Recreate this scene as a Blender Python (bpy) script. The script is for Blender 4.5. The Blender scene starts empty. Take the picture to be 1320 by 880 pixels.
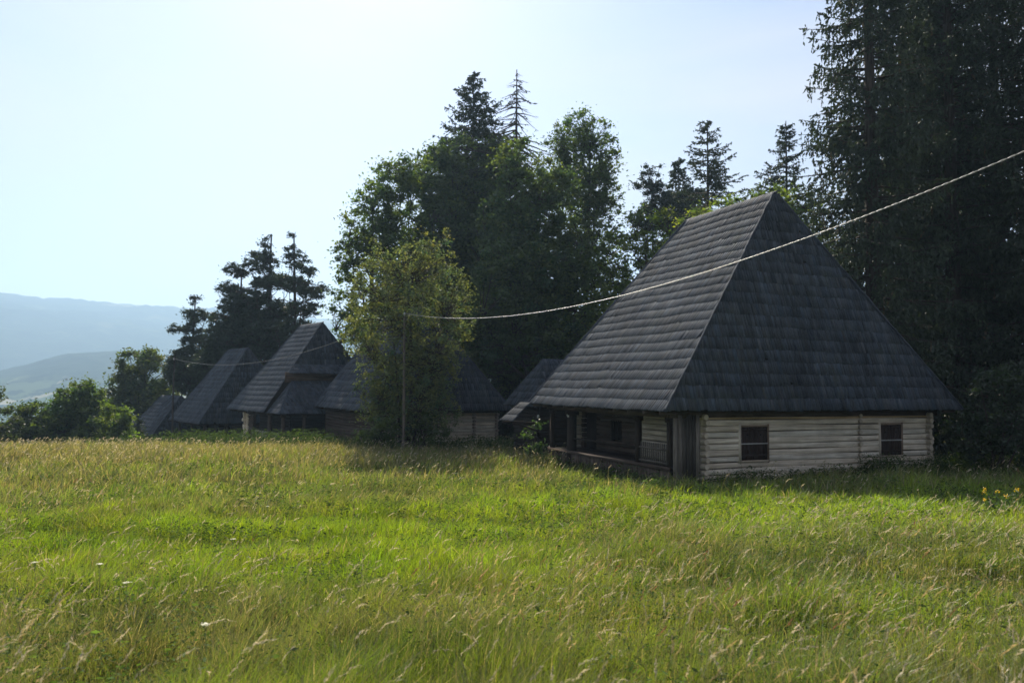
import bpy, math, random
import numpy as np
from mathutils import Matrix, Vector
sc = bpy.context.scene
rng = np.random.default_rng(11)
random.seed(5)
PI = math.pi
# ------------------------------------------------------------------ camera
FP, PITCH, ROLL = 1018.0, math.radians(3.23), math.radians(.46)
F = np.array([0, math.cos(PITCH), math.sin(PITCH)])
R0 = np.array([1, 0, 0.]); U0 = np.cross(R0, F)
RR = math.cos(ROLL)*R0 + math.sin(ROLL)*U0
UU = -math.sin(ROLL)*R0 + math.cos(ROLL)*U0
cam_d = bpy.data.cameras.new('camera'); cam = bpy.data.objects.new('camera', cam_d)
sc.collection.objects.link(cam)
cam.matrix_world = Matrix(((RR[0], UU[0], -F[0], 0), (RR[1], UU[1], -F[1], 0), (RR[2], UU[2], -F[2], 0), (0, 0, 0, 1)))
cam_d.sensor_width = 36; cam_d.lens = 36*FP/1320; cam_d.clip_end = 30000; cam_d.clip_start = .05
cam_d.dof.use_dof = True; cam_d.dof.focus_distance = 10; cam_d.dof.aperture_fstop = 2.4
sc.camera = cam
# ------------------------------------------------------------------ light
VEIL = 5.6
SUN_EL, SUN_AZ = math.radians(40), math.radians(12)      # azimuth: left of straight ahead
w = bpy.data.worlds.new('World'); sc.world = w; w.use_nodes = True
nt = w.node_tree; N = nt.nodes; Lk = nt.links
bg = N['Background']
sky = N.new('ShaderNodeTexSky'); sky.sky_type = 'NISHITA'; sky.sun_disc = False
sky.sun_elevation = SUN_EL; sky.sun_rotation = -SUN_AZ
sky.air_density = 1.0; sky.dust_density = .9; sky.ozone_density = 1.6; sky.altitude = 700
hs = N.new('ShaderNodeHueSaturation'); hs.inputs['Saturation'].default_value = .95
Lk.new(sky.outputs[0], hs.inputs['Color']); bg.inputs[1].default_value = .066
# thin high cirrus veil over the clear sky
_tc = N.new('ShaderNodeTexCoord'); _mp = N.new('ShaderNodeMapping'); _mp.inputs['Scale'].default_value = (1, 1, 3.2); _mp.inputs['Rotation'].default_value = (.3, .25, .6)
_n1 = N.new('ShaderNodeTexNoise'); _n1.inputs['Scale'].default_value = 1.5; _n1.inputs['Detail'].default_value = 6; _n1.inputs['Distortion'].default_value = .6
_r1 = N.new('ShaderNodeMapRange'); _r1.inputs[1].default_value = .38; _r1.inputs[2].default_value = .64; _r1.inputs[3].default_value = .08; _r1.inputs[4].default_value = .86
_mx = N.new('ShaderNodeMix'); _mx.data_type = 'RGBA'; _mx.inputs[7].default_value = (VEIL*1.06, VEIL*.975, VEIL*.985, 1)
Lk.new(_tc.outputs['Generated'], _mp.inputs[0]); Lk.new(_mp.outputs[0], _n1.inputs[0]); Lk.new(_n1.outputs[0], _r1.inputs[0])
Lk.new(_r1.outputs[0], _mx.inputs[0]); _tn = N.new('ShaderNodeMix'); _tn.data_type = 'RGBA'; _tn.blend_type = 'MULTIPLY'; _tn.inputs[0].default_value = 1; _tn.inputs[7].default_value = (1.06, .92, 1.0, 1)
Lk.new(hs.outputs[0], _tn.inputs[6]); Lk.new(_tn.outputs[2], _mx.inputs[6]); Lk.new(_mx.outputs[2], bg.inputs[0])
sd = bpy.data.lights.new('sun', 'SUN'); sd.energy = 5.0; sd.angle = math.radians(.5); sd.color = (1, .91, .77)
sun = bpy.data.objects.new('sun', sd); sc.collection.objects.link(sun)
sdir = Vector((-math.sin(SUN_AZ)*math.cos(SUN_EL), math.cos(SUN_AZ)*math.cos(SUN_EL), math.sin(SUN_EL)))
sun.rotation_euler = sdir.to_track_quat('Z', 'Y').to_euler()
vs = sc.view_settings; vs.view_transform = 'Standard'; vs.look = 'None'; vs.gamma = 1; vs.use_curve_mapping = False
vs.exposure = .9
sc.cycles.max_bounces = 8; sc.cycles.diffuse_bounces = 6; sc.cycles.transmission_bounces = 4
sc.cycles.volume_bounces = 0; sc.cycles.use_denoising = True
# ------------------------------------------------------------------ helpers
def at(px, py, d):
    v = F + (px-660)/FP*RR + (440-py)/FP*UU
    return v*d/v[1]
C = sc.collection.objects
def tag(o, label=None, cat=None, group=None, kind=None):
    if label: o['label'] = label
    if cat: o['category'] = cat
    if group: o['group'] = group
    if kind: o['kind'] = kind
    return o
def empty(name, loc, rz=0):
    o = bpy.data.objects.new(name, None); C.link(o); o.location = loc; o.rotation_euler = (0, 0, rz)
    o.empty_display_size = .3
    return o
class MB:
    """collects quads / tris as numpy; every face has a colour and a uv"""
    def __init__(s): s.v = []; s.q = []; s.t = []; s.c = []; s.n = 0; s.uv = []
    def add(s, v, q=None, t=None, c=(1, 1, 1), uv=None):
        v = np.asarray(v, float).reshape(-1, 3); n = len(v)
        if q is not None and len(q): s.q.append(np.asarray(q).reshape(-1, 4)+s.n)
        if t is not None and len(t): s.t.append(np.asarray(t).reshape(-1, 3)+s.n)
        c = np.asarray(c, float)
        s.c.append(np.broadcast_to(c, (n, 3)) if c.ndim == 1 else c)
        s.uv.append(np.zeros((n, 2)) if uv is None else np.asarray(uv, float).reshape(-1, 2))
        s.v.append(v); s.n += n
    def box(s, x0, x1, y0, y1, z0, z1, c=(1, 1, 1), ax=0):
        v = np.array([[x, y, z] for z in (z0, z1) for y in (y0, y1) for x in (x0, x1)], float)
        q = [[0, 2, 3, 1], [4, 5, 7, 6], [0, 1, 5, 4], [2, 6, 7, 3], [0, 4, 6, 2], [1, 3, 7, 5]]
        o = [1, 2, 0][ax] if ax != 2 else 0
        r = random.random()*10
        s.add(v, q, c=c, uv=np.c_[v[:, ax], v[:, (ax+1) % 3]+v[:, (ax+2) % 3]*.7+r])
    def tube(s, pts, rad, k=6, c=(1, 1, 1), cap=True):
        P = np.asarray(pts, float); m = len(P); rad = np.broadcast_to(rad, (m,))
        T = np.gradient(P, axis=0); T /= np.linalg.norm(T, axis=1)[:, None]+1e-9
        ref = np.array([0, 0, 1.]) if abs(T[:, 2]).mean() < .8 else np.array([1., 0, 0])
        A = np.cross(T, ref); A /= np.linalg.norm(A, axis=1)[:, None]+1e-9; B = np.cross(T, A)
        th = np.arange(k)*2*PI/k
        V = P[:, None]+rad[:, None, None]*(np.cos(th)[None, :, None]*A[:, None]+np.sin(th)[None, :, None]*B[:, None])
        i = np.arange(m-1)[:, None]*k; j = np.arange(k)[None]; jn = (j+1) % k
        q = np.stack([i+j, i+jn, i+k+jn, i+k+j], -1).reshape(-1, 4)
        L = np.r_[0, np.cumsum(np.linalg.norm(np.diff(P, axis=0), axis=1))]
        uv = np.stack([np.broadcast_to(L[:, None], (m, k)), np.broadcast_to(th[None]*.3, (m, k))], -1).reshape(-1, 2)
        s.add(V.reshape(-1, 3), q, c=c, uv=uv)
        if cap:
            for r, p in ((0, P[0]), (m-1, P[-1])):
                vv = np.r_[V[r], [p]]
                s.add(vv, t=[[a, (a+1) % k, k] if r else [(a+1) % k, a, k] for a in range(k)], c=c)
    def build(s, name, mat, parent=None, smooth=False):
        V = np.concatenate(s.v); col = np.concatenate(s.c); uv = np.concatenate(s.uv)
        Q = np.concatenate(s.q) if s.q else np.zeros((0, 4), int)
        T = np.concatenate(s.t) if s.t else np.zeros((0, 3), int)
        me = bpy.data.meshes.new(name)
        me.vertices.add(len(V)); me.vertices.foreach_set('co', V.astype(np.float32).ravel())
        li = np.r_[Q.ravel(), T.ravel()].astype(np.int32)
        me.loops.add(len(li)); me.loops.foreach_set('vertex_index', li)
        nf = len(Q)+len(T); me.polygons.add(nf)
        ls = np.r_[np.arange(len(Q))*4, len(Q)*4+np.arange(len(T))*3].astype(np.int32)
        me.polygons.foreach_set('loop_start', ls)
        me.update(calc_edges=True)
        a = me.attributes.new('Col', 'FLOAT_COLOR', 'POINT')
        a.data.foreach_set('color', np.c_[col, np.ones(len(col))].astype(np.float32).ravel())
        ul = me.uv_layers.new(name='UVMap'); ul.data.foreach_set('uv', uv[li].astype(np.float32).ravel())
        if smooth: me.shade_smooth()
        me.materials.append(mat)
        o = bpy.data.objects.new(name, me); C.link(o)
        if parent is not None: o.parent = parent
        return o
_G = np.random.default_rng(3).random((256, 256))
def vnoise(x, y, s=1.0, o=0):
    x = np.asarray(x)/s+o*17.3; y = np.asarray(y)/s+o*9.1
    i = np.floor(x).astype(int); j = np.floor(y).astype(int); fx = x-i; fy = y-j
    fx = fx*fx*(3-2*fx); fy = fy*fy*(3-2*fy)
    g = lambda a, b: _G[a % 256, b % 256]
    return (g(i, j)*(1-fx)+g(i+1, j)*fx)*(1-fy)+(g(i, j+1)*(1-fx)+g(i+1, j+1)*fx)*fy
def fbm(x, y, s, o=0): return .55*vnoise(x, y, s, o)+.3*vnoise(x, y, s*.45, o+1)+.15*vnoise(x, y, s*.2, o+2)
ZQ = [-60, 0, 4, 12, 22, 34, 40, 47, 57, 67, 100, 200, 350, 1e6]
ZZ = [-1.5, -1.6, -1.66, -2.25, -2.72, -2.84, -3.04, -3.5, -4.85, -6.3, -14, -40, -60, -60]
def gz(x, y):
    q = np.asarray(y)-.25*np.clip(np.asarray(x), -400, 30)
    z = (np.interp(q-1.5, ZQ, ZZ)+np.interp(q, ZQ, ZZ)+np.interp(q+1.5, ZQ, ZZ))/3
    fade = np.clip((120-np.hypot(x, y))/100, 0, 1)
    return z+fade*(.16*(vnoise(x, y, 5.0, 4)-.5)+.07*(vnoise(x, y, 1.6, 6)-.5))
# ------------------------------------------------------------------ materials
def newmat(name):
    m = bpy.data.materials.new(name); m.use_nodes = True
    return m, m.node_tree.nodes, m.node_tree.links, m.node_tree.nodes['Principled BSDF']
def mix(nn, ll, typ, f, a, b):
    n = nn.new('ShaderNodeMix'); n.data_type = 'RGBA'; n.blend_type = typ; n.clamp_factor = True
    for i, x in ((0, f), (6, a), (7, b)):
        if hasattr(x, 'links'): ll.new(x, n.inputs[i])
        else: n.inputs[i].default_value = x if i == 0 else (*x, 1) if len(x) == 3 else x
    return n.outputs[2]
def noise(nn, ll, vec, scale, detail=3, mapscale=None, rough=.6):
    if mapscale is not None:
        mp = nn.new('ShaderNodeMapping'); mp.inputs['Scale'].default_value = mapscale; ll.new(vec, mp.inputs[0]); vec = mp.outputs[0]
    n = nn.new('ShaderNodeTexNoise'); n.inputs['Scale'].default_value = scale; n.inputs['Detail'].default_value = detail
    n.inputs['Roughness'].default_value = rough; ll.new(vec, n.inputs[0]); return n.outputs[0]
def ramp(nn, ll, x, stops):
    r = nn.new('ShaderNodeValToRGB'); ll.new(x, r.inputs[0]); e = r.color_ramp.elements
    while len(e) < len(stops): e.new(.5)
    for k, (p, c) in enumerate(stops): e[k].position = p; e[k].color = (*c, 1) if len(c) == 3 else c
    return r.outputs[0]
def grey(v): return (v, v, v)
def wood(name, ca, cb, grain=14, rough=.85, bump=.3, stain=.5, across=30, spec=.2):
    """weathered timber, grain along u; multiplied by each piece's own tint"""
    m, nn, ll, b = newmat(name)
    uv = nn.new('ShaderNodeUVMap').outputs[0]; at_ = nn.new('ShaderNodeAttribute'); at_.attribute_name = 'Col'
    tc = nn.new('ShaderNodeTexCoord').outputs['Object']
    g = noise(nn, ll, uv, 1, 5, (1.3, across, 1))
    c1 = ramp(nn, ll, g, [(.3, ca), (.68, cb)])
    s = noise(nn, ll, tc, 1.6, 4)
    c2 = mix(nn, ll, 'MULTIPLY', stain, c1, ramp(nn, ll, s, [(.3, grey(.45)), (.62, grey(1.1))]))
    c3 = mix(nn, ll, 'MULTIPLY', 1., c2, at_.outputs[0])
    ll.new(c3, b.inputs['Base Color']); b.inputs['Roughness'].default_value = rough; b.inputs['Specular IOR Level'].default_value = spec
    bp = nn.new('ShaderNodeBump'); bp.inputs['Strength'].default_value = bump; bp.inputs['Distance'].default_value = .02
    ll.new(g, bp.inputs['Height']); ll.new(bp.outputs[0], b.inputs['Normal'])
    return m
M = {}
M['shingle'] = wood('weathered_shingle', (.042, .052, .066), (.105, .121, .148), across=26, rough=.8, bump=.35, stain=.6, spec=.2)
_m = M['shingle']; _nn = _m.node_tree.nodes; _ll = _m.node_tree.links; _b = _nn['Principled BSDF']; _src = _b.inputs['Base Color'].links[0].from_socket
_tcs = _nn.new('ShaderNodeTexCoord').outputs['Object']
_ms = ramp(_nn, _ll, noise(_nn, _ll, _tcs, 1.1, 7, rough=.72), [(.54, grey(0)), (.72, grey(.55))])
_bl = ramp(_nn, _ll, noise(_nn, _ll, _tcs, .55, 5, rough=.65), [(.35, grey(.82)), (.7, grey(1.22))])
_c = mix(_nn, _ll, 'MULTIPLY', 1., _src, _bl); _c = mix(_nn, _ll, 'MIX', _ms, _c, (.055, .062, .040)); _ll.new(_c, _b.inputs['Base Color'])
M['under'] = wood('dark_board', (.018, .014, .012), (.05, .04, .033))
M['logpale'] = wood('limewashed_log', (.33, .275, .20), (.80, .725, .59), across=22, stain=.4)
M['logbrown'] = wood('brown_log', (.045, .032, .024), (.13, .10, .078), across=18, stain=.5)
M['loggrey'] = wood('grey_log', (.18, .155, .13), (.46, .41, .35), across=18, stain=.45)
M['dark'] = wood('dark_timber', (.022, .016, .013), (.065, .05, .04))
M['shutter'] = wood('shutter_board', (.028, .019, .015), (.06, .043, .036))
M['palewood'] = wood('pale_batten', (.3, .3, .28), (.5, .49, .46))
M['bark'] = wood('bark', (.035, .027, .02), (.11, .088, .07), across=9, bump=.9)
M['poledark'] = wood('dark_pole_wood', (.04, .033, .028), (.1, .085, .07))
M['pole'] = wood('pole_wood', (.12, .10, .08), (.28, .24, .2))
def leafmat(name, trans=.4, rough=.55, gloss=.06, tt=(1.35, 1.3, .55)):
    m, nn, ll, b = newmat(name); nn.remove(b)
    out = nn['Material Output']; a = nn.new('ShaderNodeAttribute'); a.attribute_name = 'Col'
    d = nn.new('ShaderNodeBsdfDiffuse'); t = nn.new('ShaderNodeBsdfTranslucent'); g = nn.new('ShaderNodeBsdfGlossy')
    ll.new(a.outputs[0], d.inputs[0])
    tcol = mix(nn, ll, 'MULTIPLY', 1., a.outputs[0], tt); ll.new(tcol, t.inputs[0])
    g.inputs['Roughness'].default_value = rough
    m1 = nn.new('ShaderNodeMixShader'); m1.inputs[0].default_value = trans; ll.new(d.outputs[0], m1.inputs[1]); ll.new(t.outputs[0], m1.inputs[2])
    m2 = nn.new('ShaderNodeMixShader'); m2.inputs[0].default_value = gloss; ll.new(m1.outputs[0], m2.inputs[1]); ll.new(g.outputs[0], m2.inputs[2])
    ll.new(m2.outputs[0], out.inputs[0]); return m
M['leaf'] = leafmat('broad_leaf', .55)
M['needle'] = leafmat('needle', .22, .5, .05)
M['grass'] = leafmat('grass_blade', .5, .45, .05)
M['seed'] = leafmat('dry_grass_head', .45, .6, .03, (1.25, 1.18, .95))
m, nn, ll, b = newmat('meadow_soil'); M['soil'] = m
tc = nn.new('ShaderNodeTexCoord').outputs['Object']
c = ramp(nn, ll, noise(nn, ll, tc, .8, 6), [(.3, (.03, .035, .014)), (.6, (.07, .08, .03)), (.8, (.10, .09, .045))])
at_ = nn.new('ShaderNodeAttribute'); at_.attribute_name = 'Col'
fields = ramp(nn, ll, noise(nn, ll, tc, .004, 2), [(.40, (.05, .075, .03)), (.5, (.13, .15, .06)), (.56, (.32, .27, .15)), (.7, (.10, .13, .05))])
vor = nn.new('ShaderNodeTexVoronoi'); vor.inputs['Scale'].default_value = .006; ll.new(tc, vor.inputs[0])
fields = ramp(nn, ll, vor.outputs['Color'], [(.2, (.05, .075, .03)), (.45, (.10, .14, .05)), (.55, (.36, .31, .19)), (.75, (.13, .15, .06))])
c = mix(nn, ll, 'MIX', at_.outputs[0], c, fields)
ll.new(c, b.inputs['Base Color']); b.inputs['Roughness'].default_value = 1; b.inputs['Specular IOR Level'].default_value = 0
m, nn, ll, b = newmat('wooded_hill'); M['hill'] = m
tc = nn.new('ShaderNodeTexCoord').outputs['Object']
c = ramp(nn, ll, noise(nn, ll, tc, .012, 8, rough=.7), [(.35, (.018, .03, .014)), (.55, (.035, .055, .022)), (.68, (.08, .10, .04))])
c = mix(nn, ll, 'MIX', ramp(nn, ll, noise(nn, ll, tc, .0022, 2), [(.58, grey(0)), (.63, grey(1))]), c, (.16, .16, .075))
ll.new(c, b.inputs['Base Color']); b.inputs['Roughness'].default_value = 1; b.inputs['Specular IOR Level'].default_value = 0
m, nn, ll, b = newmat('foothill_woods_and_fields'); M['foothill'] = m
tc = nn.new('ShaderNodeTexCoord').outputs['Object']
w_ = ramp(nn, ll, noise(nn, ll, tc, .02, 8, rough=.7), [(.35, (.02, .034, .024)), (.6, (.04, .06, .035))])
vo = nn.new('ShaderNodeTexVoronoi'); vo.inputs['Scale'].default_value = .028; vm = nn.new('ShaderNodeMapping'); vm.inputs['Scale'].default_value = (1, .35, 0); ll.new(tc, vm.inputs[0]); ll.new(vm.outputs[0], vo.inputs[0])
f_ = ramp(nn, ll, vo.outputs['Color'], [(.2, (.05, .08, .035)), (.38, (.12, .14, .07)), (.45, (.30, .27, .18)), (.55, (.34, .31, .22)), (.62, (.08, .11, .05))])
f_ = mix(nn, ll, 'MIX', ramp(nn, ll, noise(nn, ll, tc, .035, 4), [(.52, grey(0)), (.57, grey(1))]), f_, (.02, .035, .016))
sx = nn.new('ShaderNodeSeparateXYZ'); ll.new(tc, sx.inputs[0])
ad = nn.new('ShaderNodeMath'); ad.operation = 'MULTIPLY_ADD'; ad.inputs[1].default_value = 40; ll.new(noise(nn, ll, tc, .008, 3), ad.inputs[0]); ll.new(sx.outputs[2], ad.inputs[2])
k_ = nn.new('ShaderNodeMapRange'); k_.inputs[1].default_value = 20; k_.inputs[2].default_value = 30; ll.new(ad.outputs[0], k_.inputs[0])
c = mix(nn, ll, 'MIX', k_.outputs[0], f_, w_)
ll.new(c, b.inputs['Base Color']); b.inputs['Roughness'].default_value = 1; b.inputs['Specular IOR Level'].default_value = 0
def flat(name, col, rough=.6, metal=0):
    m, nn, ll, b = newmat(name); tc = nn.new('ShaderNodeTexCoord').outputs['Object']
    c = ramp(nn, ll, noise(nn, ll, tc, 9, 4), [(.3, tuple(x*.8 for x in col)), (.7, col)])
    ll.new(c, b.inputs['Base Color']); b.inputs['Roughness'].default_value = rough; b.inputs['Metallic'].default_value = metal; return m
M['cable'] = flat('pale_cable', (.5, .48, .45), .4)
M['cabledim'] = flat('grey_cable', (.22, .21, .2), .6)
M['porcelain'] = flat('porcelain', (.75, .75, .72), .3)
M['plaster'] = flat('plaster', (.7, .68, .62), .8)
M['tile'] = flat('roof_tile', (.25, .1, .06), .8)
M['petal'] = leafmat('petal', .3); M['herb'] = leafmat('herb_leaf', .45, .7, .015)
# ------------------------------------------------------------------ ground, hills
def build_ground():
    rr = np.r_[0, np.geomspace(1.5, 60, 90), np.geomspace(62, 400, 60), np.geomspace(420, 3700, 50)]
    th = np.linspace(-PI, PI, 361)[:-1]
    X = rr[:, None]*np.sin(th)[None]; Y = rr[:, None]*np.cos(th)[None]
    Z = gz(X, Y)
    k = len(th); i = np.arange(len(rr)-1)[:, None]*k; j = np.arange(k)[None]; jn = (j+1) % k
    q = np.stack([i+j, i+jn, i+k+jn, i+k+j], -1).reshape(-1, 4)[:, ::-1]
    far = np.clip((rr-250)/150, 0, 1)[:, None]*np.ones(k)[None]
    mb = MB(); mb.add(np.stack([X, Y, Z], -1).reshape(-1, 3), q, c=np.repeat(far.reshape(-1, 1), 3, 1))
    o = mb.build('ground', M['soil'], smooth=True); tag(o, kind='structure')
build_ground()
def hillrange(name, r0, r1, ridge, seed, rough, back=1.0, azr=(-1.75, 1.75), n=500, base=-61, mat='hill'):
    """ridge: list of (azimuth px, photo y) of the skyline"""
    az = np.linspace(azr[0], azr[1], n); t = np.linspace(0, 1, 44)
    tt = np.r_[t, 1+t[1:]*back*.9]
    px = np.where(abs(az) < 1.2, 660+FP*np.tan(np.clip(az, -1.2, 1.2)), np.sign(az)*4000)
    ys = np.interp(px, [a for a, b in ridge], [b for a, b in ridge])
    hor = 497.5+(px-660)*.008
    R = r0+(r1-r0)*tt[:, None]*np.ones(n)[None]
    X = R*np.sin(az)[None]; Y = R*np.cos(az)[None]
    top = (hor-ys)/FP*r1*np.cos(np.clip(az, -1.2, 1.2))
    prof = np.where(tt < 1, np.sin(np.clip(tt, 0, 1)*PI/2)**1.3, 1-.5*(tt-1))[:, None]
    amp = np.minimum(tt*2, 1)[:, None]
    Z = base+(top[None]-base)*prof + amp*rough*((fbm(X, Y, 420, seed)-.5)*1.6*np.minimum(abs(1-tt)*4, 1)[:, None]+(vnoise(X, Y, 30, seed)-.5)*.22+(vnoise(X, Y, 11, seed+2)-.5)*.12)
    i = np.arange(len(tt)-1)[:, None]*n; j = np.arange(n-1)[None]
    q = np.stack([i+j, i+j+1, i+n+j+1, i+n+j], -1).reshape(-1, 4)[:, ::-1]
    mb = MB(); mb.add(np.stack([X, Y, Z], -1).reshape(-1, 3), q)
    tag(mb.build(name, M[mat], smooth=True), kind='structure')
hillrange('hills', 1900, 3400, [(-4000, 420), (-900, 395), (-200, 372), (0, 377), (55, 385), (98, 388), (150, 394), (232, 401), (400, 412), (900, 425), (4000, 440)], 5, 60, azr=(-1.5, 1.5), back=.1)
hillrange('foothills', 1150, 1700, [(-4000, 505), (-300, 500), (-60, 492), (40, 468), (90, 456), (150, 452), (210, 457), (280, 462), (600, 470), (4000, 480)], 9, 14, mat='foothill', n=420, azr=(-1.5, 1.5), back=.4)
# ------------------------------------------------------------------ haze
def build_haze():
    mb = MB(); mb.box(-3750, 3750, -3750, 3750, -62, 480)
    m = bpy.data.materials.new('valley_haze'); m.use_nodes = True; nn = m.node_tree.nodes; nn.remove(nn['Principled BSDF'])
    v = nn.new('ShaderNodeVolumePrincipled'); v.inputs['Color'].default_value = (.47, .71, 1, 1)
    v.inputs['Density'].default_value = HAZE; v.inputs['Anisotropy'].default_value = .4
    m.node_tree.links.new(v.outputs[0], nn['Material Output'].inputs['Volume'])
    tag(mb.build('haze', m), kind='stuff')
HAZE = 3.8e-4
build_haze()
# ------------------------------------------------------------------ shingled roofs
def shingle_face(mb, E0, E1, T0, T1, course=.36, over=.0, sw=(.075, .14), tintr=(.76, 1.2)):
    E0, E1, T0, T1 = [np.array(p, float) for p in (E0, E1, T0, T1)]
    a = E1-E0; W = np.linalg.norm(a); a /= W
    up = T0-E0; up -= up.dot(a)*a
    S = np.linalg.norm(up); s = up/S; n = np.cross(a, s)
    if n[2] < 0: n = -n
    x0t = (T0-E0).dot(a); x1t = (T1-E0).dot(a)
    xl = lambda q: x0t*q/S-.03; xr = lambda q: W+(x1t-W)*q/S+.03
    nc = max(2, round(S/course)); c = S/nc
    ph = random.random()*9
    for k in range(nc):
        sb = k*c-(over if k == 0 else 0); st = min((k+1)*c+c*.12, S)
        L = max(0, min(xl(sb), xl(st))); L = min(xl(sb), xl(st)); Rg = max(xr(sb), xr(st))
        m_ = int((Rg-L)/np.mean(sw))+3
        ws = rng.uniform(sw[0], sw[1], m_); xs = L+np.r_[0, np.cumsum(ws)]-rng.random()*.1
        A0, A1 = xs[:-1], xs[1:]-.006
        wav = .006*np.sin(xs[:-1]*.9+k*.7+ph)+.005*np.sin(xs[:-1]*2.7+k)
        sbj = sb+rng.normal(0, .012, m_)+wav; stj = np.full(m_, st)
        miss = rng.random(m_) < .006; sbj = np.where(miss, sb+c*.3, sbj)
        b0 = np.maximum(A0, xl(sb)); b1 = np.minimum(A1, xr(sb)); t0 = np.maximum(A0, xl(st)); t1 = np.minimum(A1, xr(st))
        b1 = np.maximum(b1, b0); t1 = np.maximum(t1, t0)
        # clip consistently for shingles wholly outside at the top
        t0 = np.minimum(t0, np.maximum(xr(st), xl(st))); t1 = np.minimum(t1, max(xr(st), xl(st)))
        b0 = np.minimum(b0, xr(sb)); b1 = np.minimum(b1, xr(sb))
        ok = ((b1-b0) > .004) | ((t1-t0) > .004)
        sag = .012*np.sin(A0*.55+ph)*math.sin(PI*min(1, sb/S+.1))+.01*np.sin(A0*1.7+k*.3)
        hb = .024+rng.normal(0, .004, m_)+sag; ht = .008+sag
        def pt(x, q, h): return E0+x[:, None]*a+q[:, None]*s+h[:, None]*n
        P = np.stack([pt(b0, sbj, hb), pt(b1, sbj, hb), pt(t1, stj, ht), pt(t0, stj, ht),
                      pt(b0, sbj, hb-.035), pt(b1, sbj, hb-.035), pt(t1, stj, ht-.012), pt(t0, stj, ht-.012)], 1)[ok]
        m_ = ok.sum()
        if not m_: continue
        base = np.arange(m_)[:, None]*8
        q = np.concatenate([base+np.array(f) for f in ([0, 1, 2, 3], [4, 5, 1, 0], [4, 0, 3, 7], [5, 6, 2, 1])])
        tint = rng.uniform(tintr[0], tintr[1], m_)*(1+.03*math.sin(k*1.9+ph))
        tint *= np.where(rng.random(m_) < .08, .7, 1)*np.where(rng.random(m_) < .05, 1.3, 1)
        warm = rng.normal(0, .04, m_)
        col = np.stack([tint*(1+warm), tint, tint*(1-warm)], 1)
        rv = rng.random(m_)*30
        uvv = np.stack([np.tile([0, 0, c, c, 0, 0, c, c], (m_, 1))+rv[:, None]*3, np.stack([b0, b1, t1, t0, b0, b1, t1, t0], 1)[ok]+rv[:, None]], -1)
        mb.add(P.reshape(-1, 3), q, c=np.repeat(col, 8, 0), uv=uvv.reshape(-1, 2))
def roof_shell(mb, W, L, eh, H, i1, i2, t=.06):
    z = eh-.02
    e = [(0.04, .04), (W-.04, .04), (W-.04, L-.04), (.04, L-.04)]; r = [(W/2, i1), (W/2, L-i2)]
    v = [(x, y, z) for x, y in e]+[(x, y, eh+H-.05) for x, y in r]
    mb.add(v, q=[[1, 2, 5, 4], [3, 0, 4, 5], [0, 3, 2, 1]], t=[[0, 1, 4], [2, 3, 5]], c=(.8, .8, .8))
def hip_roof(root, W, L, eh, H, i1, i2, course=.36, front=True, zfront=0, ridge_label=None):
    sh = MB(); roof_shell(sh, W, L, eh, H, i1, i2)
    R1 = (W/2, i1, eh+H); R2 = (W/2, L-i2, eh+H)
    A = (0, 0, eh); B = (W, 0, eh); D = (W, L, eh); Cc = (0, L, eh)
    mb = MB()
    f = zfront/H
    if front:
        FA = (W/2*f, i1*f, eh+zfront); FB = (W-W/2*f, i1*f, eh+zfront)
        shingle_face(mb, FA, FB, R1, R1, course)
    shingle_face(mb, Cc, A, R2, R1, course)
    shingle_face(mb, B, D, R1, R2, course)
    shingle_face(mb, D, Cc, R2, R2, course)
    roof = mb.build('roof', M['shingle'], root)
    sh.build('roof_boards', M['under'], roof)
    # ridge: the windward shingles stand above the crest
    rc = MB(); y = i1-.05
    while y < L-i2+.05:
        wd = random.uniform(.1, .16); tt = random.uniform(.5, .75); zt = eh+H+.035+random.uniform(0, .015)
        rc.add([(W/2-.13, y, eh+H-.16), (W/2-.13, y+wd-.01, eh+H-.16), (W/2+.05, y+wd-.01, zt), (W/2+.05, y, zt),
                (W/2-.10, y, eh+H-.19), (W/2-.10, y+wd-.01, eh+H-.19), (W/2+.08, y+wd-.01, zt-.03), (W/2+.08, y, zt-.03)],
               q=[[0, 1, 2, 3], [7, 6, 5, 4], [3, 2, 6, 7], [0, 3, 7, 4], [1, 5, 6, 2]], c=(tt, tt, tt))
        y += wd
    rc.build('ridge_cap', M['shingle'], roof)
    for (p, q) in ((A, R1), (B, R1), (Cc, R2), (D, R2)):
        p, q = np.array(p), np.array(q)
        if front is False or zfront:
            if tuple(p) in (A, B): continue
        t = np.linspace(0.0, .985, 46)[:, None]; P = p+(q-p)*t+np.array([0, 0, .055]); P += rng.normal(0, .006, P.shape)
        hc = MB(); hc.tube(P, .026, 5, c=(1.25, 1.2, 1.15)); hc.build('hip_trim', M['shingle'], roof)
    return roof
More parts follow.
